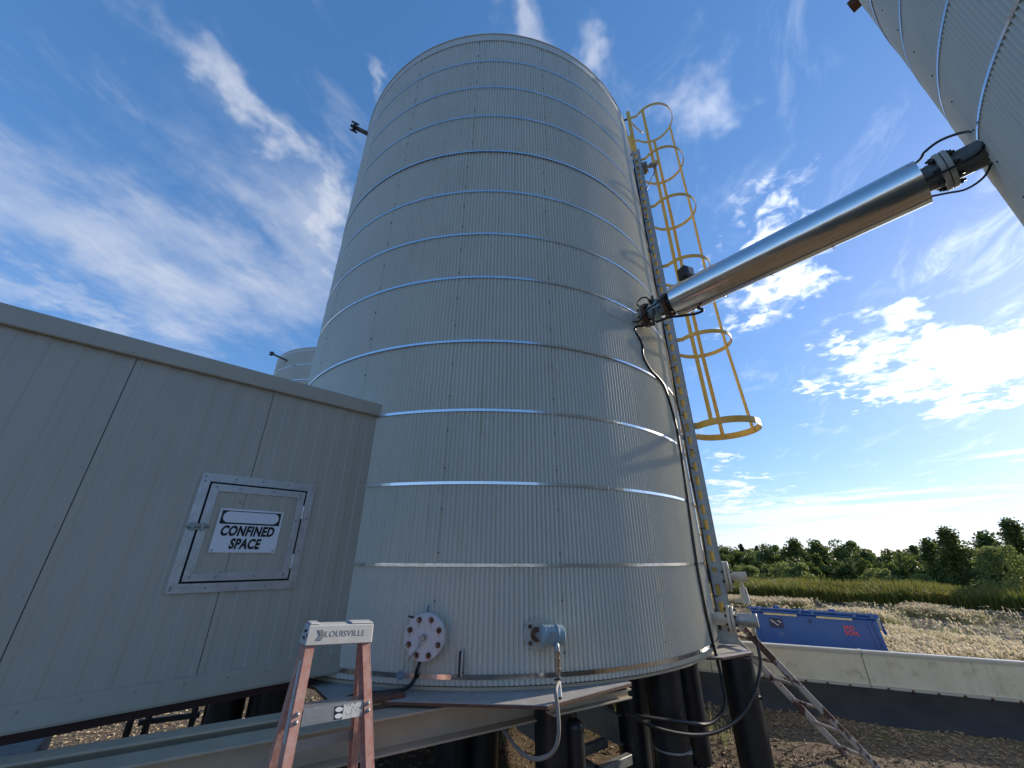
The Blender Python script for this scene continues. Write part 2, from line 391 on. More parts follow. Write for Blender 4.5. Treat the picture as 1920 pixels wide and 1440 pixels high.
    def build(s, name, material, parent=None, bevel=0, kind=None, origin=None):
        me = bpy.data.meshes.new(name)
        xs = list(zip(*s.v))
        o = V(origin) if origin is not None else V([(min(q) + max(q)) / 2 for q in xs])
        if origin is None and parent is None: o.z = min(xs[2])
        me.from_pydata([(a - o.x, b - o.y, c - o.z) for a, b, c in s.v], [], s.f)
        me.polygons.foreach_set('use_smooth', s.s)
        if s.attr is not None:
            at = me.attributes.new('rust', 'FLOAT', 'POINT'); at.data.foreach_set('value', s.attr)
        me.materials.append(material if not isinstance(material, str) else M[material])
        if len(s.f) < 60000 and len(s.v) < 60000 and kind != 'stuff':
            bm = bmesh.new(); bm.from_mesh(me); bmesh.ops.remove_doubles(bm, verts=bm.verts, dist=1e-6)
            bmesh.ops.recalc_face_normals(bm, faces=bm.faces)
            if bevel:
                ed = [e for e in bm.edges if len(e.link_faces) == 2 and e.calc_face_angle(0) > .6]
                bmesh.ops.bevel(bm, geom=ed, offset=bevel, segments=1, affect='EDGES', profile=.5, clamp_overlap=True)
            for e in bm.edges:
                if len(e.link_faces) == 2 and e.calc_face_angle(0) > .65: e.smooth = False
            bm.to_mesh(me); bm.free()
        ob = bpy.data.objects.new(name, me)
        return link(ob, o, parent, kind)


def link(ob, o, parent=None, kind=None):
    COL.objects.link(ob)
    WL[ob.name] = V(o)
    if parent is not None:
        ob.parent = parent; ob.location = V(o) - WL[parent.name]
    else: ob.location = V(o)
    if kind: ob['kind'] = kind
    return ob


def tag(o, label, cat, group=None, kind=None):
    o['label'] = label; o['category'] = cat
    if group: o['group'] = group
    if kind: o['kind'] = kind
    return o


def thing(name, loc, label, cat, group=None):
    o = bpy.data.objects.new(name, None); o.empty_display_size = .1
    return tag(link(o, loc), label, cat, group)


def copy_tree(o, parent=None):
    c = o.copy(); COL.objects.link(c); c.parent = parent
    WL[c.name] = V(c.location) + (WL[parent.name] if parent else V((0, 0, 0)))
    for ch in list(o.children): copy_tree(ch, c)
    return c


def text_mb(txt, size, o, ax, up, depth=.0012, bold=0., align='CENTER', spacing=1.0, sx=1.0, slant=0.):
    """lettering as real geometry: font outline -> mesh, placed at o with axes ax (reading) and up"""
    cu = bpy.data.curves.new('lettering', 'FONT'); cu.body = txt; cu.size = size; cu.align_x = align; cu.align_y = 'CENTER'
    cu.offset = bold; cu.extrude = depth / 2; cu.resolution_u = 4; cu.space_character = spacing
    ob = bpy.data.objects.new('lettering', cu); COL.objects.link(ob)
    dg = bpy.context.evaluated_depsgraph_get(); me = bpy.data.meshes.new_from_object(ob.evaluated_get(dg))
    ax, up, o = V(ax).normalized(), V(up).normalized(), V(o); nz = ax.cross(up)
    b = MB(); b._add([o + ax * (v.co.x * sx + v.co.y * slant) + up * v.co.y + nz * v.co.z for v in me.vertices], [tuple(p.vertices) for p in me.polygons])
    bpy.data.objects.remove(ob); bpy.data.curves.remove(cu); bpy.data.meshes.remove(me)
    return b


def smooth_path(pts, n=8):
    """Catmull-Rom through pts"""
    P = [V(p) for p in pts]; P = [P[0] * 2 - P[1]] + P + [P[-1] * 2 - P[-2]]; out = []
    for i in range(1, len(P) - 2):
        a, b, c, d = P[i - 1:i + 3]
        for k in range(n):
            t = k / n
            out.append(.5 * ((2 * b) + (c - a) * t + (2 * a - 5 * b + 4 * c - d) * t * t + (3 * b - a - 3 * c + d) * t ** 3))
    out.append(P[-2]); return out


Z = V((0, 0, 1))

# ------------------------------------------------------------------ ground
def gz(x, y):
    r = hypot(x, y - 3)
    h = 0.03 * noise.noise((x * 1.3, y * 1.3, 0)) + .012 * noise.noise((x * 6, y * 6, 3))
    b = math.exp(-((r - 19.5) / 1.8) ** 2) * .22
    d = max(0., min(1., (r - 21.5) / 16)); d = d * d * (3 - 2 * d)
    k = max(0., min(1., (-x - 1.4) / 1.6)) * max(0., min(1., (y - 3.2) / 1.3))       # ground lowered behind the shed so the sun reaches it
    return h * (1 if r < 20 else 1.6) + b - 5.2 * d - .42 * k


def axis(a, b, lo, hi, st):
    out = [a + (b - a) * i / int((b - a) / st) for i in range(int((b - a) / st) + 1)]
    q, s = a, st
    while q > lo: s *= 1.28; q -= s; out.insert(0, max(q, lo))
    q, s = b, st
    while q < hi: s *= 1.28; q += s; out.append(min(q, hi))
    return out


gx = axis(-6, 12, -1500, 1500, .14); gy = axis(1.5, 14, -1500, 1500, .14)
g = MB(); g._add([(x, y, gz(x, y)) for y in gy for x in gx],
                 [(j * len(gx) + i, j * len(gx) + i + 1, (j + 1) * len(gx) + i + 1, (j + 1) * len(gx) + i) for j in range(len(gy) - 1) for i in range(len(gx) - 1)], True)
g.build('ground', 'soil', origin=(0, 0, 0), kind='structure')

# ------------------------------------------------------------------ storage tanks
C1 = V((-.26, 5.33, 0)); C3 = V((4.51, -.29, 0)); C2 = V((-6.69, 14.09, 0)); R = 2.44
COURSE = [(.925, 3.385), (3.350, 5.838), (5.803, 8.075)]
BANDZ = [.972, 1.592, 2.142, 2.712, 3.345, 4.034, 4.572, 5.171, 5.800, 6.427, 7.0, 7.572]
NS, RIB = 18, 26


def rad(th): return V((sin(RAD(th)), -cos(RAD(th)), 0))
def tgt(th): return V((cos(RAD(th)), sin(RAD(th)), 0))
def pt(th, r, z, C=C1): return C + rad(th) * r + Z * z


def make_tank(C, label, group):
    root = thing('storage_tank', C, label, 'storage tank', group)
    for ci, (z0, z1) in enumerate(COURSE):
        rr = R + .0055 * ci; per = RIB * 8; first = None
        for k in range(NS):
            a0 = 4.0 + (1.0 if ci == 2 else 0) + k * 20
            if first is None:
                b = MB(); vs = []
                for i in range(per + 3):
                    u = i / per; th = RAD(-10 + 20 * u)
                    rad_ = rr + .0088 * cos(2 * pi * RIB * u) + (.003 * u)
                    for z in (z0, z1): vs.append((sin(th) * rad_, -cos(th) * rad_, z))
                b._add(vs, [(2 * i, 2 * i + 2, 2 * i + 3, 2 * i + 1) for i in range(per + 2)], True)
                first = b.build('cladding_sheet', 'clad', root, origin=(0, 0, 0)); first.location = (0, 0, 0)
                s = first
            else:
                s = first.copy(); COL.objects.link(s); s.parent = root
            s.rotation_euler = (0, 0, RAD(a0)); s.location = (0, 0, 0)
    for i, z in enumerate(BANDZ):
        rb = R + .0055 * (0 if z < 3.3 else 1 if z < 5.78 else 2) + .0105
        gap = rnd.uniform(8, 30)
        b = MB(); n = 180
        pts = [C + rad(gap + 362.5 * k / n) * (rb + .0016 * k / n) + Z * z for k in range(n + 1)]
        b.strip(pts, Z, .021 if z > 1 else .026, .0012)
        for e in (0, 2.6): b.box(C + rad(gap + e) * (rb + .004) + Z * z, (.018, .004, .026), (tgt(gap + e), rad(gap + e), Z))
        b.build('band', 'band', root)
    b = MB()
    for ci, (z0, z1) in enumerate(COURSE):
        for k in range(NS):
            th = 4.0 - 9.75 + (1.0 if ci == 2 else 0) + k * 20
            z = z0 + .16
            while z < z1 - .05:
                p = pt(th, R + .0055 * ci + .006, z, C)
                b.cyl(p - rad(th) * .004, p + rad(th) * .004, .0052, n=6); z += .292
    b.build('screws', 'blackbolt', root, kind='stuff')
    n = 120                                                       # top flashing, drip edge and cone roof
    b = MB(); vs = []
    prof = [(R + .008, 8.069), (R + .022, 8.062), (R + .022, 8.072), (R + .02, 8.205), (R + .03, 8.21), (R + .03, 8.222), (R - .02, 8.235)]
    for k in range(n):
        for r_, z in prof: vs.append(pt(360 * k / n, r_, z, C))
    m = len(prof)
    b._add(vs, [(k * m + j, ((k + 1) % n) * m + j, ((k + 1) % n) * m + j + 1, k * m + j + 1) for k in range(n) for j in range(m - 1)], True)
    b.build('top_flashing', 'trim', root)
    b = MB(); vs = [pt(360 * k / n, R - .01, 8.23, C) for k in range(n)] + [C + Z * 8.62]
    b._add(vs, [(k, (k + 1) % n, n) for k in range(n)], True); b.build('roof', 'clad', root)
    b = MB(); b.ringx(C + Z * .899, C + Z * .916, R - .3, R - .010, 120); b.build('base_angle', 'steelpaint', root)
    b = MB(); b.cyl(C + Z * .90, C + Z * .93, R - .03, n=64); b.build('bottom_plate', 'steelpaint', root)
    return root


tank1 = make_tank(C1, 'big grey corrugated storage tank on black piles in the middle', 'corrugated storage tanks')
tank3 = copy_tree(tank1); tank3.location = C3; tank3.rotation_euler = (0, 0, RAD(7.3)); WL[tank3.name] = C3.copy()
tank3['label'] = 'grey corrugated tank cut off by the upper right corner, holding the shiny pipe'
tank2 = copy_tree(tank1); tank2.location = C2; tank2.rotation_euler = (0, 0, RAD(3)); WL[tank2.name] = C2.copy()
tank2['label'] = 'distant grey tank showing its top behind the shed roof'

# ------------------------------------------------------------------ deck plate, beams, piles
DECK = [(-31, 2.5), (-22.4, 2.54), (-16.8, 2.70), (9.8, 2.71), (25, 2.475), (26, 2.2), (46, 2.15), (52, 2.52), (60, 2.71), (68, 2.58), (112, 2.71), (165, 2.71), (215, 2.71), (265, 2.71), (315, 2.66)]
deck = thing('deck_plate', C1 + Z * .872, 'pale weathered steel plate with rusty edge sticking out under the tank', 'deck plate')
b = MB(); b.prism([pt(a, r, .8985) for a, r in DECK], (0, 0, -.004)); b.build('plate_top', 'deck', deck)
b = MB(); b.prism([pt(a, r + .002, .8940) for a, r in DECK], (0, 0, -.014)); b.build('plate_edge', 'deckedge', deck)

AD = V((.866, .5, 0)); AN = V((.5, -.866, 0))                 # run of the skid beams and the side they show


def ibeam(name, s0, s1, n, top, h, wdt, label, m='steelpaint', group='skid beams under the tank and shed'):
    """I-beam along AD; n = offset of its near edge, s0..s1 its run"""
    def q(s_, d, z): return AD * s_ - AN * (n + d) + Z * z
    root = thing(name, q((s0 + s1) / 2, wdt / 2, top - h), label, 'beam', group)
    t = .011
    for nm, z in (('top_flange', top - t / 2), ('bottom_flange', top - h + t / 2)):
        b = MB(); b.bar(q(s0, wdt / 2, z), q(s1, wdt / 2, z), wdt, t, AN); b.build(nm, m, root, .002)
    b = MB(); b.bar(q(s0, wdt / 2, top - h / 2), q(s1, wdt / 2, top - h / 2), .008, h - 2 * t - .002, AN); b.build('web', m, root)
    return root


ibeam('skid_beam', -3.2, 1.86, 2.555, .868, .160, .15, 'front beige skid beam running behind the orange stepladder')
ibeam('skid_beam', -3.4, .9, 2.725, .893, .17, .10, 'grey skid beam just behind the front beam and under the shed')
ibeam('skid_beam', 1.60, 2.22, 2.28, .868, .055, .08, 'low pale beam under the right front edge of the deck plate')
ibeam('skid_beam', -1.9, 3.2, 4.1, .868, .16, .15, 'beam crossing in the dark beneath the middle of the tank')
cb = thing('cross_beam', (-.02, 3.9, .70), 'pale cross beam running back under the tank left of the front pile', 'beam')
for nm, z, wd, h in (('top_flange', .858, .14, .012), ('web', .78, .008, .14), ('bottom_flange', .703, .14, .012)):
    b = MB(); b.bar((-.38, 3.35, z), (.55, 4.8, z), wd, h, V((1, -.6, 0))); b.build(nm, 'steelpaint', cb)

PILES = [(.285, 3.10, .135, 'black pile nearest the flexible conduit under the deck corner'),
         (.395, 2.98, .048, 'thin black pipe pile with rounded top beside the conduit pile'),
         (1.10, 4.32, .125, 'black pile with a sunlit right side, second right of the conduit'),
         (1.20, 3.72, .135, 'black pile with a wire clamp under the tank edge'),
         (1.00, 4.02, .125, 'dark pile tucked behind the clamped pile'),
         (1.66, 4.45, .118, 'black pile whose rusty foot shows on the ground'),
         (1.945, 4.00, .127, 'big black pile under the right corner of the deck plate'),
         (-.46, 3.92, .135, 'black pile left of the conduit, just below the front beam'),
         (-.22, 3.98, .12, 'black pile second left of the conduit, below the front beam'),
         (-2.50, 4.25, .14, 'leftmost black pile under the shed'),
         (-2.22, 4.32, .12, 'middle black pile under the shed'),
         (-1.98, 4.10, .14, 'black pile under the shed, next to the orange ladder'),
         (.62, 5.9, .13, 'pile in the shade under the far side of the tank, right'),
         (-.6, 6.6, .13, 'pile in the shade under the far side of the tank, left'),
         (-1.6, 5.6, .13, 'pile in the shade under the left part of the tank')]
for i, (x, y, r, lab) in enumerate(PILES):
    top = .866 if r > .06 else .70
    rt = thing('pile', (x, y, 0), lab, 'pile', 'black steel piles under the tank')
    b = MB(); b.cyl((x, y, gz(x, y) - .1), (x, y, top), r, n=28)
    if r < .06: b.sphere((x, y, top), r, 16, 8)
    b.build('shaft', 'pile', rt)
    if r > .06:
        b = MB(); b.cyl((x, y, .846), (x, y, .8715), r * 1.02, n=28); b.build('cap_plate', 'pile', rt)
    if i in (3, 1, 6):
        zz = (.36, .36, .60)[(3, 1, 6).index(i)]
        b = MB(); b.ringx((x, y, zz - .006), (x, y, zz + .006), r, r + .004, 28)
        b.box((x + r * .7, y - r * .75, zz), (.03, .02, .02)); b.build('clamp', 'galv' if i != 6 else 'pile', rt)

# ------------------------------------------------------------------ shed
BD = RAD(46.3); SD = V((sin(BD), cos(BD), 0)); SN = V((cos(BD), -sin(BD), 0)); S0 = V((-1.12, 3.05, 0))


def sp(s, z, out=0.): return S0 + SD * s + SN * out + Z * z


shed = thing('metal_shed', sp(-1.5, .94, -.9), 'low grey metal clad shed joined to the left of the tank', 'shed')
SEAM = [0.0, -.777, -1.505, -2.235, -2.97]
ZB, ZT = 1.045, 2.74


def panel_mb(s0, s1, z0, z1, out=0.):
    """sheet with fine ribs: raised and lowered bands in turn"""
    b = MB(); prof = [(s0 + .0015, -.006), (s0 + .002, 0.)]; s = s0 + .030; hi = True
    while s < s1 - .03:
        prof += [(s, 0. if hi else -.0036), (s + .007, -.0036 if hi else 0.)]; hi = not hi; s += .0605
    prof += [(s1 - .002, prof[-1][1]), (s1 - .0015, -.006)]
    b._add([sp(s_, z, o_ + out) for s_, o_ in prof for z in (z0, z1)], [(2 * i, 2 * i + 2, 2 * i + 3, 2 * i + 1) for i in range(len(prof) - 1)])
    return b


for i in range(4): panel_mb(SEAM[i + 1], SEAM[i], ZB, ZT).build('wall_panel', 'shed', shed)
b = MB(); b.prism([sp(-2.97, .97, -.02), sp(0, .97, -.02), sp(0, .97, -1.9), sp(-2.97, .97, -1.9)], (0, 0, 1.80)); b.build('inner_box', 'dark', shed)
b = MB(); b.prism([sp(.004, .97, -.002), sp(.004, .97, -1.92), sp(.004, 2.77, -1.92), sp(.004, 2.77, -.002)], SD * -.012); b.build('end_wall', 'shed', shed)
b = MB()
b.profile(lambda i: [sp((-2.98, .012)[i], z, o) for z, o in ((2.706, .0), (2.706, .026), (2.712, .030), (2.806, .034), (2.812, .030), (2.815, -.3), (2.80, -.3))], 2, True)
b._add([sp(.012, z, o) for z, o in ((2.706, 0), (2.706, .026), (2.712, .03), (2.806, .034), (2.812, .03), (2.815, -.3))], [tuple(range(6))])
b.build('fascia', 'shedtrim', shed)
b = MB(); b.prism([sp(-.135, 2.713, .0325), sp(.013, 2.713, .0325), sp(.013, 2.807, .0365), sp(-.135, 2.807, .0365)], SN * .002); b.build('fascia_lap', 'shedtrim', shed)
b = MB(); b.prism([sp(-2.98, 2.788, -.3), sp(.01, 2.788, -.3), sp(.01, 2.74, -1.95), sp(-2.98, 2.74, -1.95)], (0, 0, .02)); b.build('roof', 'shedtrim', shed)
b = MB(); b.profile(lambda i: [sp((-2.98, .006)[i], z, o) for z, o in ((1.062, .001), (1.060, .008), (.966, .011), (.955, .008), (.953, -.05))], 2); b.build('base_trim', 'shedtrim', shed)
b = MB(); b.prism([sp(-2.98, .915, -.012), sp(-.16, .915, -.012), sp(-.16, .915, -.10), sp(-2.98, .915, -.10)], (0, 0, .045)); b.build('skid_rail', 'redsteel', shed)
b = MB(); b.prism([sp(-2.98, .955, -.10), sp(-.02, .955, -.10), sp(-.02, .955, -1.9), sp(-2.98, .955, -1.9)], (0, 0, .012)); b.build('floor_plate', 'redsteel', shed)


def screw(b, p, n, r=.006, h=.005): b.cyl(V(p), V(p) + V(n) * h, r, r * .7, n=6)


b = MB()
for s in SEAM[1:4]:
    z = 1.19 if s != -.777 else 1.28
    while z < 2.68:
        if not (s == -.777 and 1.40 < z < 2.14): screw(b, sp(s - .022, z, -.003), SN)
        z += .29
for z in (1.3, 1.75, 2.2, 2.55): screw(b, sp(-.02, z), SN)
for s in (-.03, -.80, -1.53, -2.25): screw(b, sp(s, 2.725, .03), SN)
for i in range(14): screw(b, sp(-.06 - .19 * i, 1.035 - .004 * (i % 2), .008), SN)
b.build('screws', 'galv', shed, kind='stuff')

# hatch: frame, door with its own frame, hinges, latch
HS0, HS1, HZ0, HZ1 = -1.026, -.377, 1.457, 2.104


def frame_mb(s0, s1, z0, z1, wd, out, th):
    """four mitred strips of ribbed aluminium"""
    res = []
    def strip(a, b_, c, d):
        m = MB(); m.prism([sp(*a, out), sp(*b_, out), sp(*c, out), sp(*d, out)], SN * th)
        for f in (.3, .62):
            p, q = V(sp(*a, out)).lerp(sp(*d, out), f), V(sp(*b_, out)).lerp(sp(*c, out), f)
            m.bar(p.lerp(q, .02) + SN * th, q.lerp(p, .02) + SN * th, .0035, .003, SN)
        return m
    i0, i1, k0, k1 = s0 + wd, s1 - wd, z0 + wd, z1 - wd
    e = .0008
    res.append(strip((s0 + e, z0), (s1 - e, z0), (i1 - e, k0), (i0 + e, k0)))
    res.append(strip((s0 + e, z1), (s1 - e, z1), (i1 - e, k1), (i0 + e, k1)))
    res.append(strip((s0, z0 + e), (s0, z1 - e), (i0, k1 - e), (i0, k0 + e)))
    res.append(strip((s1, z0 + e), (s1, z1 - e), (i1, k1 - e), (i1, k0 + e)))
    return res


hf = MB()
hf.prism([sp(HS0 + .03, HZ0 + .03, .0006), sp(HS1 - .03, HZ0 + .03, .0006), sp(HS1 - .03, HZ1 - .03, .0006), sp(HS0 + .03, HZ1 - .03, .0006)], SN * .002)
hatch = hf.build('hatch_opening', 'dark', shed)
for m in frame_mb(HS0, HS1, HZ0, HZ1, .047, .001, .010): m.build('hatch_frame', 'alu', hatch)
D0, D1, E0, E1 = HS0 + .058, HS1 - .058, HZ0 + .058, HZ1 - .058
db = MB(); db.prism([sp(D0, E0, .003), sp(D1, E0, .003), sp(D1, E1, .003), sp(D0, E1, .003)], SN * .002)
door = db.build('hatch_door', 'shed', shed)
for s0, s1 in ((D0 + .03, -.777), (-.777, D1 - .03)):
    panel_mb(s0, s1, E0 + .03, E1 - .03, .0105).build('door_panel', 'shed', door)
for m in frame_mb(D0, D1, E0, E1, .040, .006, .009): m.build('door_frame', 'alu', door)
for z in (1.575, 1.875):
    b = MB(); b.box(sp(HS1 - .052, z + .04, .016), (.05, .004, .085), (SD, SN, Z)); b.cyl(sp(HS1 - .052, z - .002, .021), sp(HS1 - .052, z + .082, .021), .006, n=10)
    b.build('hinge', 'alu', door)
b = MB(); b.box(sp(HS0 + .05, 1.80, .016), (.085, .006, .035), (SD, SN, Z)); b.cyl(sp(HS0 + .0, 1.80, .023), sp(HS0 + .105, 1.80, .023), .006, n=8)
b.box(sp(HS0 + .03, 1.80, .024), (.014, .012, .042), (SD, SN, Z)); b.box(sp(HS0 + .075, 1.80, .024), (.014, .012, .042), (SD, SN, Z))
b.build('latch', 'galv', door)
b = MB()
for t in (.03, .27, .50, .73, .97):
    s = HS0 + (HS1 - HS0) * t
    screw(b, sp(s, HZ0 + .02, .011), SN, .0065); screw(b, sp(s, HZ1 - .02, .011), SN, .0065)
for t in (.05, .35, .65, .93):
    z = HZ0 + (HZ1 - HZ0) * t
    if t in (.05, .93): screw(b, sp(HS0 + .02, z, .011), SN, .0065)
    screw(b, sp(HS1 - .015, z, .011), SN, .0065); screw(b, sp(D1 - .025, E0 + (E1 - E0) * t, .015), SN, .0065)
for t in (.06, .28, .64, .94):
    s = D0 + (D1 - D0) * t
    screw(b, sp(s, E0 + .018, .015), SN, .0065); screw(b, sp(s, E1 - .018, .015), SN, .0065)
for z in (1.56, 1.95): screw(b, sp(-.80, z, .011), SN)
b.build('hatch_screws', 'galv', hatch, kind='stuff')

# sign on the hatch door
SG0, SG1, SZ0, SZ1 = -.888, -.542, 1.663, 1.909
sign = thing('warning_sign', sp((SG0 + SG1) / 2, SZ0, .014), 'white sign reading CONFINED SPACE on the hatch door', 'sign')
b = MB(); b.prism([sp(SG0, SZ0, .0135), sp(SG1, SZ0, .0135), sp(SG1, SZ1, .0135), sp(SG0, SZ1, .0135)], SN * .002); b.build('sign_board', 'white', sign)
b = MB(); x0, x1, y0, y1 = SG0 + .012, SG1 - .012, SZ1 - .088, SZ1 - .011
b.prism([sp(x0, y0, .016), sp(x1, y0, .016), sp(x1, y1, .016), sp(x0, y1, .016)], SN * .0005); b.build('black_block', 'inkblack', sign)
ov = []; rr_ = .0315; ym = (y0 + y1) / 2 + .002
for k in range(13): a = pi / 2 + pi * k / 12; ov.append(sp(x0 + .010 + rr_ + cos(a) * rr_, ym + sin(a) * rr_, .017))
for k in range(13): a = -pi / 2 + pi * k / 12; ov.append(sp(x1 - .010 - rr_ + cos(a) * rr_, ym + sin(a) * rr_, .017))
b = MB(); b.prism(ov, SN * .0005); b.build('white_oval', 'white', sign)
text_mb('CONFINED', .076, sp((SG0 + SG1) / 2, 1.781, .0165), SD, Z, bold=.0034, spacing=1.08, sx=.70, slant=.10).build('lettering', 'inkblack', sign)
text_mb('SPACE', .076, sp((SG0 + SG1) / 2, 1.709, .0165), SD, Z, bold=.0034, spacing=1.08, sx=.70, slant=.10).build('lettering', 'inkblack', sign)
for s in (SG0 + .014, SG1 - .014):
    for z in (SZ0 + .012, SZ1 - .012):
        b = MB(); screw(b, sp(s, z, .0155), SN, .006, .004); b.build('rivet', 'galv', sign)

# ------------------------------------------------------------------ flanges and instruments on the near side of the tank
def bolt_mb(p, n, r, h, hexr=None):
    b = MB(); p, n = V(p), V(n).normalized()
    b.cyl(p, p + n * h * .35, r * 1.5, n=12); b.cyl(p + n * h * .35, p + n * h * .75, r * 1.15, n=6)
    return b


TH = -6.3; FZ = 1.190; fn = rad(TH); fx = tgt(TH)
fl = thing('blind_flange', pt(TH, R, FZ), 'round white blind flange with eight rusty bolts low on the tank', 'flange')
b = MB(); b.cyl(pt(TH, R - .05, FZ), pt(TH, R + .06, FZ), .085, n=32); b.build('nozzle_pipe', 'nozzle', fl)
b = MB(); b.cyl(pt(TH, R + .052, FZ), pt(TH, R + .074, FZ), .128, n=48); b.build('back_ring', 'flange', fl, .003)
FB = [(RAD(22.5 + 45 * k)) for k in range(8)]
b = MB(); b.cyl(pt(TH, R + .077, FZ), pt(TH, R + .0985, FZ), .127, n=48); b.build('blind_plate', 'flange', fl, .003)
b = MB(); vs, at = [], []; NR, NA = 26, 72
fc = pt(TH, R + .0990, FZ)
for i in range(NR + 1):
    for k in range(NA):
        r_ = .1235 * i / NR; a = 2 * pi * k / NA; x, y = r_ * cos(a), r_ * sin(a)
        vs.append(fc + fx * x + Z * y); val = 0
        for t_ in FB:
            bx, by = .100 * cos(t_), .100 * sin(t_); dx, dy = x - bx, by - y
            d_ = hypot(dx, dy)
            val = max(val, 1 - (d_ / .021) ** 2 if d_ < .021 else 0)
            if 0 < dy < .055: val = max(val, (1 - dy / .055) * max(0, 1 - abs(dx) / .006) * 1.1)
        at.append(val)
b._add(vs, [(i * NA + k, i * NA + (k + 1) % NA, (i + 1) * NA + (k + 1) % NA, (i + 1) * NA + k) for i in range(NR) for k in range(NA)], True)
b.attr = at; fo = b.build('stained_face', 'flangerust', fl, kind='stuff'); del fo['kind']
for i, t_ in enumerate(FB):
    p = pt(TH, R + .099, FZ) + fx * (.100 * cos(t_)) + Z * (.100 * sin(t_))
    bo = bolt_mb(p, fn, .0095, .026).build('bolt', 'rust', fl)
    b = MB(); b.cyl(p + fn * .019, p + fn * .028, .0068, n=10); b.build('bolt_end', 'boltpale' if i % 3 else 'rust', bo)
b = MB(); b.cyl(fc, fc + fn * .010, .020, n=18); b.cyl(fc + fn * .010, fc + fn * .026, .0125, n=8); b.build('centre_plug', 'galv', fl)
b = MB(); b.tube([pt(TH, R + .03, FZ + .118) + fx * -.012, pt(TH, R + .035, FZ + .168) + fx * -.006], .006); b.build('stud', 'tag', fl)
b = MB(); b.tube([pt(TH, R + .06, FZ + .095) + fx * -.07, pt(TH, R + .075, FZ + .108) + fx * -.12], .0055); b.build('stud', 'blackbolt', fl)
tw = thing('wire_tag', fc + fx * -.125 - Z * .20, 'blue grey metal tag hanging on a wire from the round flange', 'tag')
b = MB(); b.tube(smooth_path([fc + fn * .03 - Z * .012, fc + fx * -.02 - Z * .045 + fn * .02, fc + fx * -.065 - Z * .095 + fn * .012, fc + fx * -.10 - Z * .145 + fn * .006, fc + fx * -.118 - Z * .168]), .0022, 6)
b.tube(smooth_path([fc + fx * -.03 + Z * .008 + fn * .01, fc + fx * -.022 - Z * .03 + fn * .015, fc + fx * -.03 - Z * .055 + fn * .02]), .0018, 6); b.build('wire', 'galv', tw)
b = MB(); cx_ = fc + fx * -.124 - Z * .196
b.cyl(cx_ - fn * .002, cx_ + fn * .002, .024, n=24); b.ringx(cx_ + fn * .002, cx_ + fn * .004, .012, .016, 20); b.build('disc', 'tag', tw)

cd = smooth_path([pt(-6.9, R + .03, 1.075), pt(-7.2, R + .05, 1.02), pt(-7.6, R + .032, .965), pt(-8.4, R + .07, .925), pt(-10.5, R + .12, .916), pt(-12.6, R + .15, .913), pt(-14.2, R + .19, .910), pt(-15.2, R + .275, .885), pt(-15.4, R + .29, .80)])
b = MB(); b.tube(cd, .0105, 10); co = b.build('cable', 'cable')
tag(co, 'black cable dropping from the round flange and crossing the deck plate', 'cable')

TH = 9.9; TZ = 1.193; fn = rad(TH); fx = tgt(TH)
xm = thing('transmitter', pt(TH, R, TZ), 'pale blue level transmitter on a rusty round flange, right of the blind flange', 'transmitter')
b = MB(); b.cyl(pt(TH, R - .03, TZ), pt(TH, R + .022, TZ), .05, n=24); b.build('nozzle_pipe', 'nozzle', xm)
b = MB(); b.cyl(pt(TH, R + .020, TZ), pt(TH, R + .034, TZ), .088, n=40); fk = b.build('flange', 'nozzle', xm, .002)
b = MB(); b.cyl(pt(TH, R + .034, TZ), pt(TH, R + .048, TZ), .042, .034, n=24); b.build('rusty_hub', 'rust', xm)
for a in (45, 135, 225, 315):
    p = pt(TH, R + .034, TZ) + fx * (.064 * cos(RAD(a))) + Z * (.064 * sin(RAD(a)))
    bolt_mb(p, fn, .0085, .022).build('bolt', 'rust', xm)
b = MB(); b.cyl(pt(TH, R + .04, TZ), pt(TH, R + .13, TZ), .017, n=14); b.build('stem', 'galv', xm)
hc = pt(TH, R + .150, TZ + .012); h0 = hc + fx * .005; h1 = hc + fx * .135
b = MB(); b.cyl(h0, h0 + fx * .018, .058, .060, n=32); b.cyl(h0 + fx * .018, h0 + fx * .088, .056, n=32); b.cyl(h0 + fx * .088, h0 + fx * .098, .061, n=32)
b.box(h0 + fx * .05 - fn * .04, (.06, .05, .05), (fx, fn, Z)); b.build('housing', 'xmit', xm, .002)
b = MB(); b.cyl(h0 + fx * .100, h0 + fx * .132, .056, .053, n=32); b.cyl(h0 + fx * .132, h0 + fx * .136, .053, .047, n=32); b.build('end_cap', 'xmit', xm)
b = MB(); b.cyl(h0 - fx * .008, h0, .050, .058, n=32); b.build('end_cap', 'xmit', xm)
b = MB(); b.box(h0 + fx * .055 + fn * .0565 + Z * .012, (.045, .003, .03), (fx, fn, Z)); b.build('name_plate', 'galv', xm)
for dx in (.03, .055, .08):
    b = MB(); b.cyl(h0 + fx * dx + fn * .03 + Z * .046, h0 + fx * dx + fn * .036 + Z * .056, .004, n=8); b.build('cover_screw', 'galv', xm)
e0 = h0 + fx * .072 - Z * .035 + fn * .035
b = MB(); b.tube(smooth_path([e0, e0 + fn * .03 - Z * .006, e0 + fn * .038 - Z * .035], 6), .015, 14); b.cyl(e0 - fn * .01, e0 + fn * .004, .022, n=16); b.build('elbow', 'galv', xm)
e1 = e0 + fn * .038 - Z * .035; b = MB(); z_ = 0
for r_, hh in ((.018, .014), (.0135, .018), (.0175, .016), (.015, .03), (.0185, .014), (.012, .02)):
    b.cyl(e1 - Z * z_, e1 - Z * (z_ + hh), r_, n=8 if r_ > .017 else 16); z_ += hh
b.build('gland', 'brass', xm)
e2 = e1 - Z * z_
fx0 = thing('flexible_conduit', e2 - Z * .3, 'grey flexible conduit hanging in a loop from the pale blue transmitter', 'conduit')
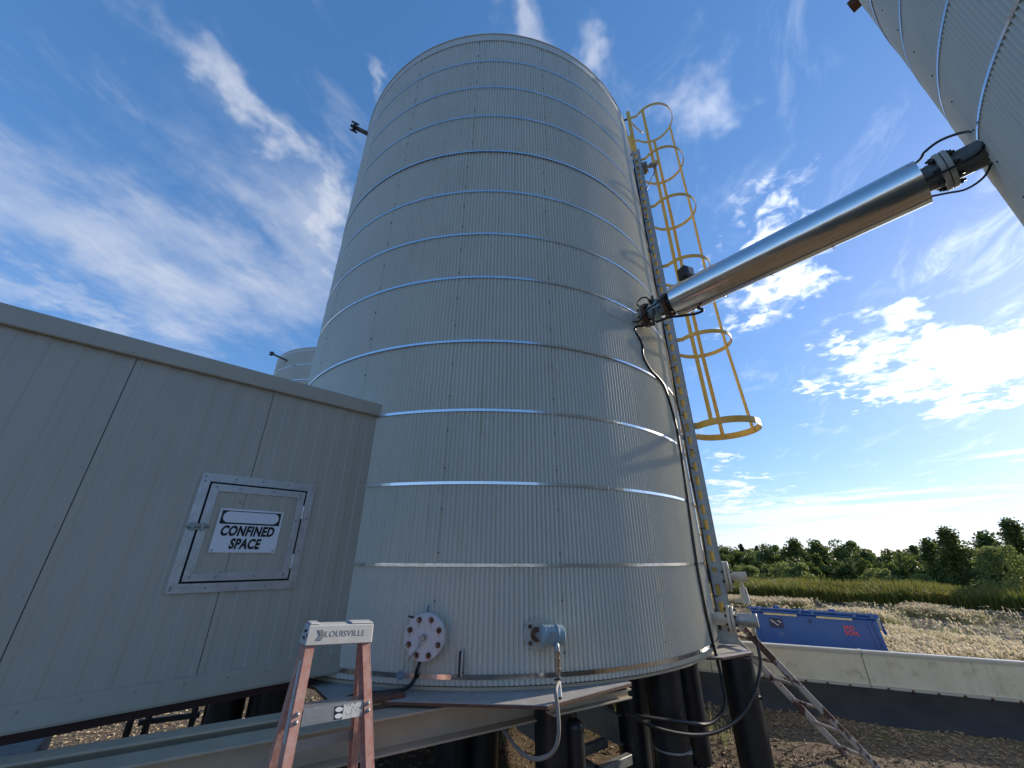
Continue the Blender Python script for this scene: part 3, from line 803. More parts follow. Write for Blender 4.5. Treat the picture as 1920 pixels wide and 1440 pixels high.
path = smooth_path([e2, e2 - Z * .03 + fx * .002, V((.245, 2.60, .98)), V((.250, 2.575, .90)), V((.248, 2.57, .80)), V((.215, 2.60, .72)), V((.13, 2.66, .672)), V((.055, 2.76, .665)), V((-.01, 2.88, .685)), V((-.10, 3.05, .73)), V((-.2, 3.2, .80))], 10)
b = MB(); b.tube(path, .0105, 10); b.build('hose', 'conduit', fx0)
b = MB(); b.cyl(e2 - Z * .022, e2 - Z * .10 + fx * .004, .0135, n=12); b.build('sleeve', 'white', fx0)
for q in (.02, .105):
    b = MB(); b.cyl(e2 - Z * q, e2 - Z * (q + .007), .0155, n=12); b.box(e2 - Z * (q + .003) - fx * .018, (.018, .006, .006), (fx, fn, Z)); b.build('cable_tie', 'black', fx0)

npl = thing('bracket', pt(-1.1, R, .955), 'small rust edged upright bracket between the flange and the transmitter', 'bracket')
b = MB(); n_, t_ = rad(-1.1), tgt(-1.1)
b.prism([pt(-1.1, R + .004, .962), pt(-1.1, R + .045, .985), pt(-1.1, R + .052, 1.02), pt(-1.1, R + .042, 1.09), pt(-1.1, R + .02, 1.118), pt(-1.1, R + .004, 1.118)], t_ * .012); b.build('plate', 'nozzle', npl, .002)
b = MB(); b.box(pt(-1.1, R + .010, 1.04) - t_ * .010, (.016, .012, .13), (t_, n_, Z)); b.build('backing', 'blackbolt', npl)
b = MB(); b.cyl(pt(-1.1, R + .03, 1.0) - t_ * .008, pt(-1.1, R + .03, 1.0) + t_ * .018, .006, n=8); b.build('bolt', 'rust', npl)

# ------------------------------------------------------------------ caged ladder
LT = 70.0; LR = rad(LT); LS = tgt(LT)                         # radial (outwards) and lateral directions
lad = thing('caged_ladder', pt(LT, R + 0.0350, .90), 'yellow caged access ladder with grey side rails up the right of the tank', 'ladder')
HW = .225
for sgn in (-1, 1):
    b = MB(); o = LS * (HW * sgn)
    b.bar(pt(LT, R + 0.0730, 1.05) + o, pt(LT, R + 0.0730, 7.85) + o, .065, .010, LR)
    b.build('side_rail', 'yellow' if sgn < 0 else 'nozzle', lad)
    b = MB(); b.bar(pt(LT, R + 0.0850, 7.80) + o, pt(LT, R + 0.0850, 8.86) + o, .06, .012, LR)
    b.build('handrail', 'yellow', lad)
tray = MB(); o = LS * -(HW + .022)                            # slotted cable channel clipped on the near rail
tray.bar(pt(LT, R + 0.0410, 1.10) + o, pt(LT, R + 0.0410, 7.80) + o, .022, .003, LR)
tray.bar(pt(LT, R + 0.1195, 1.10) + o, pt(LT, R + 0.1195, 7.80) + o, .051, .003, LR)
tray.bar(pt(LT, R + 0.0305, 1.10) + o + LS * -.012, pt(LT, R + 0.0305, 7.80) + o + LS * -.012, .024, .003, LS)
tray.bar(pt(LT, R + 0.1435, 1.10) + o + LS * -.012, pt(LT, R + 0.1435, 7.80) + o + LS * -.012, .024, .003, LS)
zz = 1.13
while zz < 7.8: tray.box(pt(LT, R + 0.0730, zz) + o, (.043, .0028, .055), (LR, LS, Z)); zz += .150
for z_ in (1.10, 7.80): pass
tray.build('slotted_channel', 'galv', lad)
zz = 1.28
while zz < 7.85:
    b = MB(); b.cyl(pt(LT, R + 0.0800, zz) - LS * (HW + .012), pt(LT, R + 0.0800, zz) + LS * (HW + .012), .021, n=12)
    b.bar(pt(LT, R + .035, zz) - LS * .2, pt(LT, R + .035, zz) + LS * .2, .012, .018, LR)
    b.build('rung', 'yellow', lad); zz += .300
HOOP = [(3.02, .37), (4.16, .335), (5.35, .325), (6.50, .335), (7.56, .335), (8.66, .335)]
HC = R + .46


def hoop_pts(z, hr, n=40):
    """from one side rail round the climber to the other rail"""
    base = R + 0.0850; c = HC + (hr - .335) * .8; out = []
    a0 = math.asin(min(1, HW / hr)); full_ = 2 * pi - 2 * a0
    for k in range(n + 1):
        a = a0 + full_ * k / n                               # angle from inward direction
        out.append(C1 + LR * (c - hr * cos(a)) + LS * (-hr * sin(a)) + Z * z)
    return [C1 + LR * base + LS * -HW + Z * z] + out + [C1 + LR * base + LS * HW + Z * z]


for z, hr in HOOP:
    b = MB(); b.strip(hoop_pts(z, hr), Z, .052 if z > 3.1 else .075, .008); b.build('hoop', 'yellow', lad)
for a in (63, 205, 265):
    b = MB(); P = []
    for z, hr in HOOP:
        c = HC + (hr - .335) * .8; q = hr - .010
        P.append(C1 + LR * (c - q * cos(RAD(a))) + LS * (-q * sin(RAD(a))) + Z * z)
    P[0] = P[0] - Z * .03
    d = (LR * -cos(RAD(a)) + LS * -sin(RAD(a)))
    b.strip(P, LR * sin(RAD(a)) + LS * -cos(RAD(a)), .045, .008); b.build('cage_bar', 'yellow', lad)
for z in (1.5, 2.9, 4.3, 5.7, 7.1, 7.75):
    for sgn in (-1, 1):
        b = MB(); b.box(pt(LT, R + -0.0050, z) + LS * (HW * sgn), (.12, .012, .06), (LR, LS, Z)); b.build('stand_off', 'galv', lad)
b = MB(); b.tube([pt(LT, R + 0.0850, 8.60) - LS * HW, pt(LT, R + 0.2350, 8.50) - LS * .05, pt(LT, R + 0.2950, 8.58) + LS * .05], .012); b.build('safety_bar', 'yellow', lad)
b = MB(); b.bar(pt(LT, R - .02, 8.66) - LS * HW, pt(LT, R + 0.0850, 8.66) - LS * HW, .04, .012, Z); b.build('top_bracket', 'blackbolt', lad)
# foot brackets
for sgn in (-1, 1):
    b = MB(); o = LS * (HW * sgn)
    b.prism([pt(LT, R + -0.0050, .905) + o, pt(LT, R + 0.1700, .905) + o, pt(LT, R + 0.1700, .93) + o, pt(LT, R + 0.1350, 1.2) + o, pt(LT, R + 0.0050, 1.2) + o], LS * .010)
    b.build('foot_bracket', 'galv', lad)
# cable run tied to the near side rail
rb = MB(); P = []
z = 1.02
while z < 7.6:
    P.append(pt(LT, R + 0.0230 + .006 * sin(z * 7), z) - LS * (HW + .016 + .004 * sin(z * 11))); z += .08
rb.tube(P, .011, 8); kc = rb.build('cable', 'cable'); tag(kc, 'black cable tied along the side rail of the yellow caged ladder', 'cable')
z = 1.3
while z < 7.5:
    b = MB(); b.box(pt(LT, R + 0.0350, z) - LS * (HW + .016), (.05, .03, .012), (LR, LS, Z)); b.build('cable_tie', 'black', kc); z += .62

# ------------------------------------------------------------------ side nozzles
def nozzle(th, z, pr, fr, r0, r1, label, nb=8, m='nozzle', C=C1, blind=True):
    root = thing('nozzle', pt(th, R, z, C), label, 'nozzle')
    b = MB(); b.cyl(pt(th, R - .05, z, C), pt(th, r0, z, C), pr, n=24); b.build('nozzle_pipe', m, root)
    b = MB(); b.cyl(pt(th, r0, z, C), pt(th, r0 + .026, z, C), fr, n=40); b.build('flange', m, root, .003)
    b = MB(); b.cyl(pt(th, r0 + .026, z, C), pt(th, r0 + .031, z, C), fr * .96, n=40); b.build('gasket', 'black', root)
    b = MB(); b.cyl(pt(th, r0 + .031, z, C), pt(th, r0 + .055, z, C), fr, n=40); b.build('flange', m, root, .003)
    for k in range(nb):
        a = 2 * pi * (k + .5) / nb; q = tgt(th) * (fr * .8 * cos(a)) + Z * (fr * .8 * sin(a))
        b = MB(); b.cyl(pt(th, r0 - .022, z, C) + q, pt(th, r0 + .077, z, C) + q, .0075, n=8)
        for e in (-.014, .055): b.cyl(pt(th, r0 + e, z, C) + q, pt(th, r0 + e + .014, z, C) + q, .0125, n=6)
        b.build('bolt', 'blackbolt', root)
    return root


nu = nozzle(66, 1.475, .066, .135, 2.60, 0, 'upper flanged nozzle at the foot of the caged ladder', 8)
b = MB(); b.cyl(pt(66, 2.655, 1.475), pt(66, 2.75, 1.475), .036, n=18); b.cyl(pt(66, 2.735, 1.475), pt(66, 2.80, 1.475), .041, n=8); b.build('coupling', 'nozzle', nu)
b = MB(); c_ = pt(66, 2.745, 1.32)
b.cyl(c_ + Z * .12, c_ + Z * .055, .012, n=10); b.cyl(c_ + Z * .06, c_ + Z * -.075, .030, .042, n=16); b.cyl(c_ - rad(66) * .09 - Z * .06, c_ - Z * .06, .015, n=10); b.build('gauge_body', 'nozzle', nu)
nl = nozzle(59, 1.140, .052, .108, 2.575, 0, 'lower flanged nozzle with a grey instrument head beside the ladder foot', 8)
b = MB(); n_, t_ = rad(59), tgt(59)
b.cyl(pt(59, 2.630, 1.14), pt(59, 2.665, 1.14), .045, n=20); b.cyl(pt(59, 2.655, 1.142) , pt(59, 2.79, 1.142), .050, n=28); b.cyl(pt(59, 2.785, 1.142), pt(59, 2.805, 1.142), .056, n=28); b.build('instrument_head', 'galv', nl, .003)
b = MB(); b.box(pt(59, 2.73, 1.098), (.09, .03, .02), (n_, t_, Z)); b.build('terminal_cover', 'nozzle', nl)
b = MB(); b.cyl(pt(59, 2.755, 1.10), pt(59, 2.755, 1.04), .013, n=10); b.cyl(pt(59, 2.755, 1.06), pt(59, 2.755, 1.03), .017, n=8); b.build('gland', 'brass', nl)
lc = smooth_path([pt(59, 2.755, 1.04), pt(59, 2.76, .95), pt(58, 2.75, .82), pt(54, 2.68, .66), pt(49, 2.58, .54), pt(42, 2.46, .50), pt(34, 2.35, .56), pt(28, 2.25, .66)], 10)
b = MB(); b.tube(lc, .0125, 10); o = b.build('cable', 'cable'); tag(o, 'black cable looping down from the lower nozzle under the deck corner', 'cable')
ui = nozzle(66, 7.40, .05, .095, 2.60, 0, 'small dark flanged instrument high on the tank beside the ladder top', 6, 'nozzledark')
b = MB(); b.cyl(pt(66, 2.655, 7.40), pt(66, 2.80, 7.43), .028, n=14); b.cyl(pt(66, 2.79, 7.425), pt(66, 2.83, 7.435), .04, n=10); b.build('sensor_body', 'nozzle', ui)
b = MB(); b.cyl(pt(64, 2.72, 7.30), pt(63, 2.78, 7.20), .04, .028, n=12); b.tube(smooth_path([pt(63, 2.78, 7.21), pt(63, 2.74, 7.05), pt(66, 2.62, 6.98), pt(69, 2.55, 6.9)]), .008); b.build('sensor_lead', 'nozzledark', ui)


def side_nozzle(th, z, C, label, ln=.30):
    root = thing('nozzle', pt(th, R, z, C), label, 'nozzle')
    b = MB(); b.cyl(pt(th, R - .02, z, C), pt(th, R + ln, z, C), .035, n=16); b.build('nozzle_pipe', 'nozzledark', root)
    b = MB(); b.cyl(pt(th, R + ln, z, C), pt(th, R + ln + .05, z, C), .075, n=24); b.build('flange', 'blackbolt', root, .004)
    for k in range(4):
        a = pi / 4 + pi / 2 * k; q = tgt(th) * (.06 * cos(a)) + Z * (.06 * sin(a))
        b = MB(); b.cyl(pt(th, R + ln - .03, z, C) + q, pt(th, R + ln + .085, z, C) + q, .014, n=8); b.build('bolt', 'blackbolt', root)


side_nozzle(-59, 7.93, C1, 'dark flanged stub high on the left side of the big tank', .20)
side_nozzle(-28, 7.85, C2, 'dark flanged stub on the distant tank behind the shed', .55)

# ------------------------------------------------------------------ pipe between the tanks
PD = V((.647, -.7625, 0)); PN = V((.7625, .647, 0)); P0 = V((1.345, 3.495, 3.97))


def pp(s, r=0., a=0.): return P0 + PD * s + (PN * cos(a) + Z * sin(a)) * r


pipe = thing('connecting_pipe', pp(1.25), 'shiny metal jacketed pipe running between the two tanks', 'pipe')
b = MB(); b.cyl(pp(-.08), pp(.14), .075, n=28); b.build('nozzle_pipe', 'nozzle', pipe)


def pflange(s, r=.135, m='nozzle', nb=8, t=.026):
    b = MB(); b.cyl(pp(s), pp(s + t), r, n=40); b.build('flange', m, pipe, .003)
    b = MB(); b.cyl(pp(s + t), pp(s + t + .005), r * .97, n=40); b.build('gasket', 'black', pipe)
    b = MB(); b.cyl(pp(s + t + .005), pp(s + 2 * t + .005), r, n=40); b.build('flange', 'rust' if m == 'nozzledark' else m, pipe, .003)
    for k in range(nb):
        a = 2 * pi * (k + .5) / nb
        b = MB(); b.cyl(pp(s - .032, r * .82, a), pp(s + 2 * t + .037, r * .82, a), .009, n=8)
        for e in (-.018, 2 * t + .005): b.cyl(pp(s + e, r * .82, a), pp(s + e + .018, r * .82, a), .0155, n=6)
        b.build('bolt', 'blackbolt', pipe)


pflange(.095, .128, 'nozzledark'); pflange(.325, .128, 'nozzledark')
b = MB(); b.cyl(pp(.15), pp(.33), .078, n=28); b.cyl(pp(.20), pp(.27), .098, n=28); b.box(pp(.235, .09, RAD(90)), (.08, .08, .06), (PD, PN, Z)); b.build('valve_body', 'xmit', pipe, .004)
b = MB(); b.bar(pp(.235, .17, RAD(105)), pp(.25, .24, RAD(-95)) - PN * .12, .03, .014, PD); b.cyl(pp(.235, .06, RAD(150)), pp(.235, .15, RAD(150)), .018, n=12); b.build('valve_lever', 'blackbolt', pipe)
b = MB(); b.cyl(pp(.37), pp(.46), .082, n=28); b.build('nozzle_pipe', 'nozzledark', pipe)
JR = .157
JS = [.44, .58, .86, 1.24, 1.66, 2.205]
for i in range(len(JS) - 1):
    b = MB(); r_ = JR + .0012 * (i % 2)
    b.cyl(pp(JS[i]), pp(JS[i + 1] + .015 if i < 4 else JS[i + 1]), r_, n=64, caps=i in (0, 4)); b.build('jacket_section', 'jacket', pipe)
    if i:
        b = MB(); b.ringx(pp(JS[i] - .005), pp(JS[i] + .005), JR, JR + .0035, 64); b.build('jacket_strap', 'band', pipe)
        for k in range(3):
            a = RAD(-20 - 30 * k); b = MB(); b.box(pp(JS[i] + .002, JR + .004, a), (.016, .012, .006), (PD, PN, Z)); b.build('strap_buckle', 'galv', pipe)
b = MB(); b.cyl(pp(2.195), pp(2.24), .085, n=28); b.cyl(pp(2.24), pp(2.31), .088, n=28); b.build('nozzle_pipe', 'nozzledark', pipe)
pflange(2.285, .13, 'nozzle')
b = MB(); b.cyl(pp(2.33), pp(2.56), .088, n=28); b.build('nozzle_pipe', 'nozzledark', pipe)
# flat patches of cladding round the nozzles
for C, th, s_ in ((C1, 41.2, -1), (C3, -139.6, -1)):
    for k in range(1):
        b = MB(); n = 10; vs = []
        w0, w1 = (29.5, 40.6) if C is C1 else (-155, -140.3)
        for i in range(n + 1):
            a = w0 + (w1 - w0) * i / n
            for z in (3.85, 4.01): vs.append(pt(a, R + .0125, z, C))
        b._add(vs, [(2 * i, 2 * i + 2, 2 * i + 3, 2 * i + 1) for i in range(n)], True)
        b.build('flat_patch', 'clad', tank1 if C is C1 else tank3)
        if C is C3:
            o_ = COL.objects[-1]
            if tank3.rotation_euler.z:
                o_.matrix_parent_inverse = Matrix.Rotation(-tank3.rotation_euler.z, 4, 'Z')
# heat tracing cables at both ends
def loose(pts, r, label, n=8):
    b = MB(); b.tube(smooth_path(pts, n), r, 8); o = b.build('cable', 'cable'); return tag(o, label, 'cable')


loose([pp(2.20, .13, RAD(120)), pp(2.25, .17, RAD(95)), pp(2.29, .235, RAD(85)), pp(2.37, .25, RAD(88)), pp(2.46, .20, RAD(95)), pp(2.50, .115, RAD(150)), pp(2.46, .11, RAD(205)), pp(2.38, .145, RAD(215)), pp(2.28, .145, RAD(215)), pp(2.20, .10, RAD(215))], .0085, 'black cable looped over the flange at the right tank end of the pipe')
loose([pp(2.20, .15, RAD(262)), pp(2.27, .17, RAD(268)), pp(2.34, .21, RAD(265)), pp(2.42, .19, RAD(262)), pp(2.48, .12, RAD(255))], .0065, 'thin black cable sagging below the flange at the right tank')
loose([pp(.62, JR + .005, RAD(-80)), pp(.66, JR + .055, RAD(-85)), pp(.60, JR + .065, RAD(-88)), pp(.48, JR + .04, RAD(-95)), pp(.36, .19, RAD(-110)), pp(.22, .20, RAD(-115)), pp(.10, .17, RAD(-118)), pp(.02, .20, RAD(-125)), pt(40.6, R + .025, 3.66), pt(40.3, R + .022, 3.52), pt(42.6, R + .022, 3.40), pt(46.5, R + .022, 3.355), pt(49.8, R + .022, 3.30), pt(52.6, R + .02, 3.12), pt(54.5, R + .02, 2.87), pt(54.0, R + .02, 2.5), pt(52.8, R + .02, 2.14), pt(51.6, R + .02, 1.8), pt(51.0, R + .02, 1.5), pt(51.6, R + .02, 1.2), pt(52.6, R + .02, 1.0), pt(52.6, R + .03, .90), pt(51.6, R + .05, .74), pt(49.5, R + .06, .60), pt(45, R + .0, .53), pt(38, R - .08, .58), pt(30, R - .2, .64)], .0125, 'long black cable running from the pipe valve down the tank side')
loose([pp(.06, .13, RAD(100)), pp(.04, .19, RAD(95)), pp(.09, .235, RAD(92)), pp(.15, .21, RAD(90)), pp(.18, .13, RAD(100))], .0085, 'short black cable hoop above the valve at the big tank')
loose([pp(-.03, .09, RAD(190)), pp(.03, .15, RAD(215)), pp(.10, .165, RAD(220)), pp(.20, .125, RAD(190)), pp(.30, .15, RAD(190)), pp(.40, .155, RAD(180)), pp(.45, .12, RAD(150))], .0085, 'black cable wound across the valve at the big tank end of the pipe')
sb = thing('sensor_box', pp(.58, JR, RAD(90)), 'black cube shaped sensor box on top of the jacketed pipe', 'sensor')
bx_ = (V((.93, .36, 0)), V((-.36, .93, 0)), Z)
sc_ = pp(.59) + Z * .245
b = MB(); b.box(sc_, (.125, .10, .13), bx_); b.build('box', 'black', sb, .006)
b = MB(); b.box(sc_ - bx_[1] * .0505 + bx_[0] * .018 + Z * .012, (.062, .003, .075), bx_); b.build('label_plate', 'galv', sb)
b = MB(); b.cyl(sc_ + bx_[0] * .06, sc_ + bx_[0] * .11, .016, n=12); b.build('connector', 'brass', sb)
b = MB(); b.cyl(sc_ + bx_[0] * .10 - Z * .012, sc_ + bx_[0] * .155 + Z * .01, .026, n=12); b.tube(smooth_path([sc_ + bx_[0] * .15, sc_ + bx_[0] * .185 + Z * .03, sc_ + bx_[0] * .20 - Z * .02, sc_ + bx_[0] * .185 - Z * .09]), .004); b.build('thermowell', 'brass', sb)
b = MB(); b.cyl(sc_ - Z * .06, pp(.59) + Z * .14, .02, n=12); b.build('stem', 'blackbolt', sb)
ss = thing('nozzle', pt(-152, R, 6.6, C3), 'small brown stub on the right tank at the top edge of the picture', 'nozzle')
b = MB(); b.box(pt(-152.5, R + .02, 6.62, C3), (.10, .14, .08), (tgt(-152), rad(-152), Z)); b.build('stub_box', 'rust', ss, .004)

# ------------------------------------------------------------------ stepladder
LX = V((.787, .615, -.061)).normalized(); LN = V((.616, -.788, 0)).normalized(); LU = LN.cross(LX) * -1
LU = LX.cross(LN) * -1 if (LX.cross(LN)).z < 0 else LX.cross(LN)
K = .87; LO = V((-.897 * K, 2.397 * K, 1.65 - .4265 * K))                                # middle of the cap's lower front edge


def lp(x, n, u): return LO + (LX * x + LN * n + LU * u) * K


stl = thing('stepladder', V((LO.x, LO.y, 0)), 'orange fibreglass stepladder with grey cap in front of the tank', 'stepladder')
hw = .172
b = MB()
def cap_sec(x): return [lp(x, .0, 0), lp(x * .985, -.014, .088), lp(x * .985, -.10, .092), lp(x, -.135, 0)]
b.profile(lambda i: cap_sec((-hw, hw)[i]), 2, True)
b._add(cap_sec(-hw), [(0, 1, 2, 3)]); b._add(cap_sec(hw), [(3, 2, 1, 0)])
for x0, x1 in ((-.165, -.115), (.045, .166)):
    b.prism([lp(x0, -.016, .088), lp(x1, -.016, .088), lp(x1, -.097, .091), lp(x0, -.097, .091)], LU * .008)
cap = b.build('cap', 'cap', stl, .004)
for q in ((-.110, .03), (-.085, .03), (-.105, .06), (-.08, .062), (-.05, .045)):
    b = MB(); p = lp(-hw - .0005, q[0] + .045, q[1]); b.cyl(p, p - LX * .0012, .0058, n=10); b.build('hole', 'dark', cap)
fu = (cap_sec(0)[1] - cap_sec(0)[0]).normalized()
text_mb('LOUISVILLE', .033, lp(.022, .0, 0) + fu * .042 + LN * .0006, LX, fu, .0014, .0, spacing=1.10).build('lettering', 'capmark', cap)
b = MB()
for k in range(4):
    x = -.118 + .0065 * k; q = lp(x, 0, 0) + fu * .040 + LN * .001
    for sg in (-1, 1): b.bar(q + fu * .019 * sg, q + LX * .012, .0035, .003, LX)
b.build('emblem', 'capmark', cap)
UP = -LU


def rail_dir(sx, back=False): return (-LU + LX * (.10 * sx + .115) + LN * (-.24 if back else .13)).normalized()


for back in (False, True):
    for sx in (-1, 1):
        d = rail_dir(sx, back); top = lp(sx * (hw - .012), -.012 if not back else -.112, .012); ln = 1.42 if not back else 1.36
        b = MB(); fdir = LN if not back else -LN
        # channel: web along depth on the outer side, two flanges turned inwards
        dep, fw = (.074, .034) if not back else (.05, .028)
        e = top + d * ln
        b.bar(top - fdir * dep / 2, e - fdir * dep / 2, dep, .005, fdir)
        b.bar(top + LX * (-sx * fw / 2) - fdir * .0025, e + LX * (-sx * fw / 2) - fdir * .0025, fw, .005, LX)
        b.bar(top + LX * (-sx * fw / 2) - fdir * (dep - .0025), e + LX * (-sx * fw / 2) - fdir * (dep - .0025), fw, .005, LX)
        r = b.build('rear_rail' if back else 'front_rail', 'fibre', stl)
        if sx < 0 and not back:
            for t0, t1 in ((.07, .34), (.46, .9)):
                m = MB(); m.bar(top + d * t0 - LX * .0036 - LN * .042, top + d * t1 - LX * .0036 - LN * .042, .034, .001, fdir); m.build('rail_label', 'label', r)
        if not back:
            for kk, tt in enumerate((.243, .269)):
                m = MB(); p = top + d * tt + LX * (-sx * .017) + LN * .0005
                m.sphere(p, .0085, 12, 6); m.build('rivet', 'galv', r)
for k in range(4):
    t0 = .232 + .28 * k; dl, dr = rail_dir(-1), rail_dir(1)
    a = lp(-hw + .012, -.012, .012) + dl * t0 + LX * .006; e = lp(hw - .012, -.012, .012) + dr * t0 - LX * .006
    fd = (dl + dr).normalized()
    b = MB(); b.bar(a + fd * .026 - LN * .004 + LX * .030, e + fd * .026 - LN * .004 - LX * .030, .056, .003, fd)
    b.bar(a - fd * .002 - LN * .042 + LX * .002, e - fd * .002 - LN * .042 - LX * .002, .076, .003, LN)
    st = b.build('step', 'alu', stl)
    if k == 0:
        m = MB(); m.bar(a.lerp(e, .62) + fd * .028 - LN * .002, a.lerp(e, .86) + fd * .028 - LN * .002, .05, .001, fd); m.build('step_label', 'label', st)
        m = MB(); q = a.lerp(e, .565) + fd * .028 - LN * .002
        m.box(q, (.037, .044, .001), (LX, fd, LN)); m.build('step_label', 'inkblack', st)
        for sg in (-1, 1):
            m = MB(); n = 20; q2 = q + fd * ((.011) * sg) + LN * .0008
            m.prism([q2 + LX * (.016 * cos(2 * pi * i / n)) + fd * (.0085 * sin(2 * pi * i / n)) for i in range(n)], LN * .0005); m.build('label_oval', 'white', st)
for k in range(3):
    t0 = .42 + .30 * k; dl, dr = rail_dir(-1, True), rail_dir(1, True)
    b = MB(); b.bar(lp(-hw + .012, -.09, .012) + dl * t0, lp(hw - .012, -.09, .012) + dr * t0, .04, .004, -LU); b.build('rear_brace', 'alu', stl)
# plank lying on the skid beams behind the ladder
b = MB(); b.bar(AD * .26 - AN * 2.765 + Z * .906, AD * .86 - AN * 2.765 + Z * .906, .11, .024, AN); o = b.build('plank', 'plank', None, .003)
tag(o, 'brown wooden plank lying on the skid beams behind the stepladder', 'plank')

# ------------------------------------------------------------------ under the tank and the shed
for (a, e, lab) in (((.86, 3.92), (.36, 4.75), 'right steel channel under the tank between the piles'), ((.47, 3.50), (.05, 4.25), 'left steel channel under the tank by the conduit')):
    rt = thing('channel', (a[0], a[1], .28), lab, 'channel', 'steel channels under the tank')
    d = V((e[0] - a[0], e[1] - a[1], 0)); sd = V((d.y, -d.x, 0)).normalized()
    b = MB(); b.bar((*a, .385), (*e, .385), .008, .19, sd); b.build('web', 'galv', rt)
    for z in (.475, .295):
        b = MB(); b.bar(V((*a, z)) + sd * .03, V((*e, z)) + sd * .03, .06, .008, sd); b.build('channel_flange', 'galv', rt)
fr = thing('rack_frame', (.7, 3.75, .2), 'low dark angle frame on the ground below the steel channels', 'frame')
for a, e in (((.40, 3.42), (.90, 3.80)), ((.30, 3.72), (.78, 4.08)), ((.62, 3.58), (.40, 3.92))):
    b = MB(); b.bar((*a, .26), (*e, .26), .06, .05, Z); b.build('frame_bar', 'galv', fr, .003)
sw = thing('step_frame', (-3.0, 4.4, 0), 'dark red steel step frame standing on the ground behind the shed', 'step frame')
for x, y in ((-3.30, 4.24), (-3.21, 4.32), (-2.88, 4.42), (-2.80, 4.47)):
    b = MB(); b.bar((x, y, gz(x, y) - .02), (x - .03, y + .05, .72), .036, .036, V((1, 0, 0))); b.build('post', 'redsteel', sw)
for z, o in ((.31, 0), (.13, .02)):
    b = MB(); b.bar((-3.25, 4.28, z), (-2.84, 4.44, z + .01), .04, .03, Z); b.build('tread', 'blackbolt', sw)
b = MB(); b.box((-3.62, 3.60, .19), (.34, .9, .36), (V((.8, .6, 0)), V((-.6, .8, 0)), Z)); o = b.build('timber_block', 'timber', None, .01)
tag(o, 'grey weathered timber block at the lower left corner under the shed', 'timber')

# ------------------------------------------------------------------ containment wall
WA = V((3.23, 6.12, 0)); WD = (V((5.65, 5.11, 0)) - WA).normalized(); WN = V((-WD.y, WD.x, 0)) * -1
if WN.y > 0: WN = -WN


def wp(s, z, out=0.): return WA + WD * s + WN * out + Z * z


cw = thing('containment_wall', wp(1, 0), 'low cream containment wall of bolted panels with black liner, right of the tank', 'wall')
edges = [-4.2, -2.35, -.55, 1.17, 2.95, 4.8, 6.6]
for i in range(6):
    b = MB(); s0, s1 = edges[i] + .004, edges[i + 1] - .004
    b.prism([wp(s0, .245), wp(s1, .245), wp(s1, .580), wp(s0, .580)], WN * -.05); b.build('panel', 'panel', cw, .003)
    b = MB(); b.prism([wp(s0, .205, .004), wp(s1, .205, .004), wp(s1, .262, .010), wp(s0, .262, .010)], WN * -.03); bt = b.build('bottom_strip', 'trim', cw, .002)
    s = edges[i] + .16
    while s < edges[i + 1] - .1:
        b = MB(); b.cyl(wp(s, .234, .007), wp(s, .234, .020), .013, n=8); b.cyl(wp(s, .234, .018), wp(s, .234, .028), .006, n=6); b.build('bolt', 'rust', bt); s += .225
    b = MB(); b.profile(lambda k: [wp((s0, s1)[k], z, o) for z, o in ((.562, .006), (.592, .010), (.604, .004), (.604, -.058), (.57, -.060))], 2); b.build('top_rail', 'trim', cw)
for s in edges[1:-1]:
    b = MB(); b.box(wp(s, .41, -.02), (.006, .02, .34), (WD, WN, Z)); b.build('joint', 'dark', cw)
    b = MB(); b.box(wp(s + .0, .594, -.022), (.03, .082, .03), (WD, WN, Z)); b.build('rail_clip', 'trim', cw)
b = MB(); n = 60; vs = []; m = 8
for i in range(n + 1):
    s = -4.2 + 10.8 * i / n
    for j in range(m):
        t = j / (m - 1); out = -.01 + .50 * t ** 1.5 + .03 * noise.noise((s * 1.7, t * 2, 1)) * t; z = .245 * (1 - t) ** .8 - .02 * t + .02 * noise.noise((s * 2.3, t * 3, 5)) * t
        vs.append(wp(s, max(z, gz(*wp(s, 0, out)[:2]) + .006), out))
b._add(vs, [(i * m + j, (i + 1) * m + j, (i + 1) * m + j + 1, i * m + j + 1) for i in range(n) for j in range(m - 1)], True); b.build('liner', 'liner', cw)

# leaning ladder, white paint coming off to rust
ll = thing('leaning_ladder', (3.05, 4.4, 0), 'rust patched pale ladder leaning on the right corner of the deck plate', 'ladder')
ra, rb_ = V((2.03, 4.05, 1.13)), V((3.16, 4.33, -.02)); lat_ = V((-.08, .26, 0))
fwd_ = (rb_ - ra).normalized(); sid = lat_.normalized()
for o in (V((0, 0, 0)), lat_):
    b = MB(); b.bar(ra + o, rb_ + o, .058, .016, fwd_.cross(sid)); b.build('rail', 'ladwhite', ll, .003)
for k in range(6):
    c_ = ra.lerp(rb_, .14 + .155 * k)
    b = MB(); b.cyl(c_ - sid * .004, c_ + lat_ + sid * .004, .014, n=10); b.build('rung', 'ladwhite', ll)

# ------------------------------------------------------------------ blue bin
bn = thing('waste_bin', (4.9, 7.3, 0), 'blue metal waste bin marked NO SOIL behind the containment wall', 'bin')
A0, A1 = V((4.10, 7.58, 0)), V((5.42, 6.64, 0)); BDI = (A1 - A0).normalized(); BNN = V((BDI.y, -BDI.x, 0))
if BNN.y > 0: BNN = -BNN
BL = (A1 - A0).length


def bp(s, z, out=0.): return A0 + BDI * s + BNN * out + Z * z


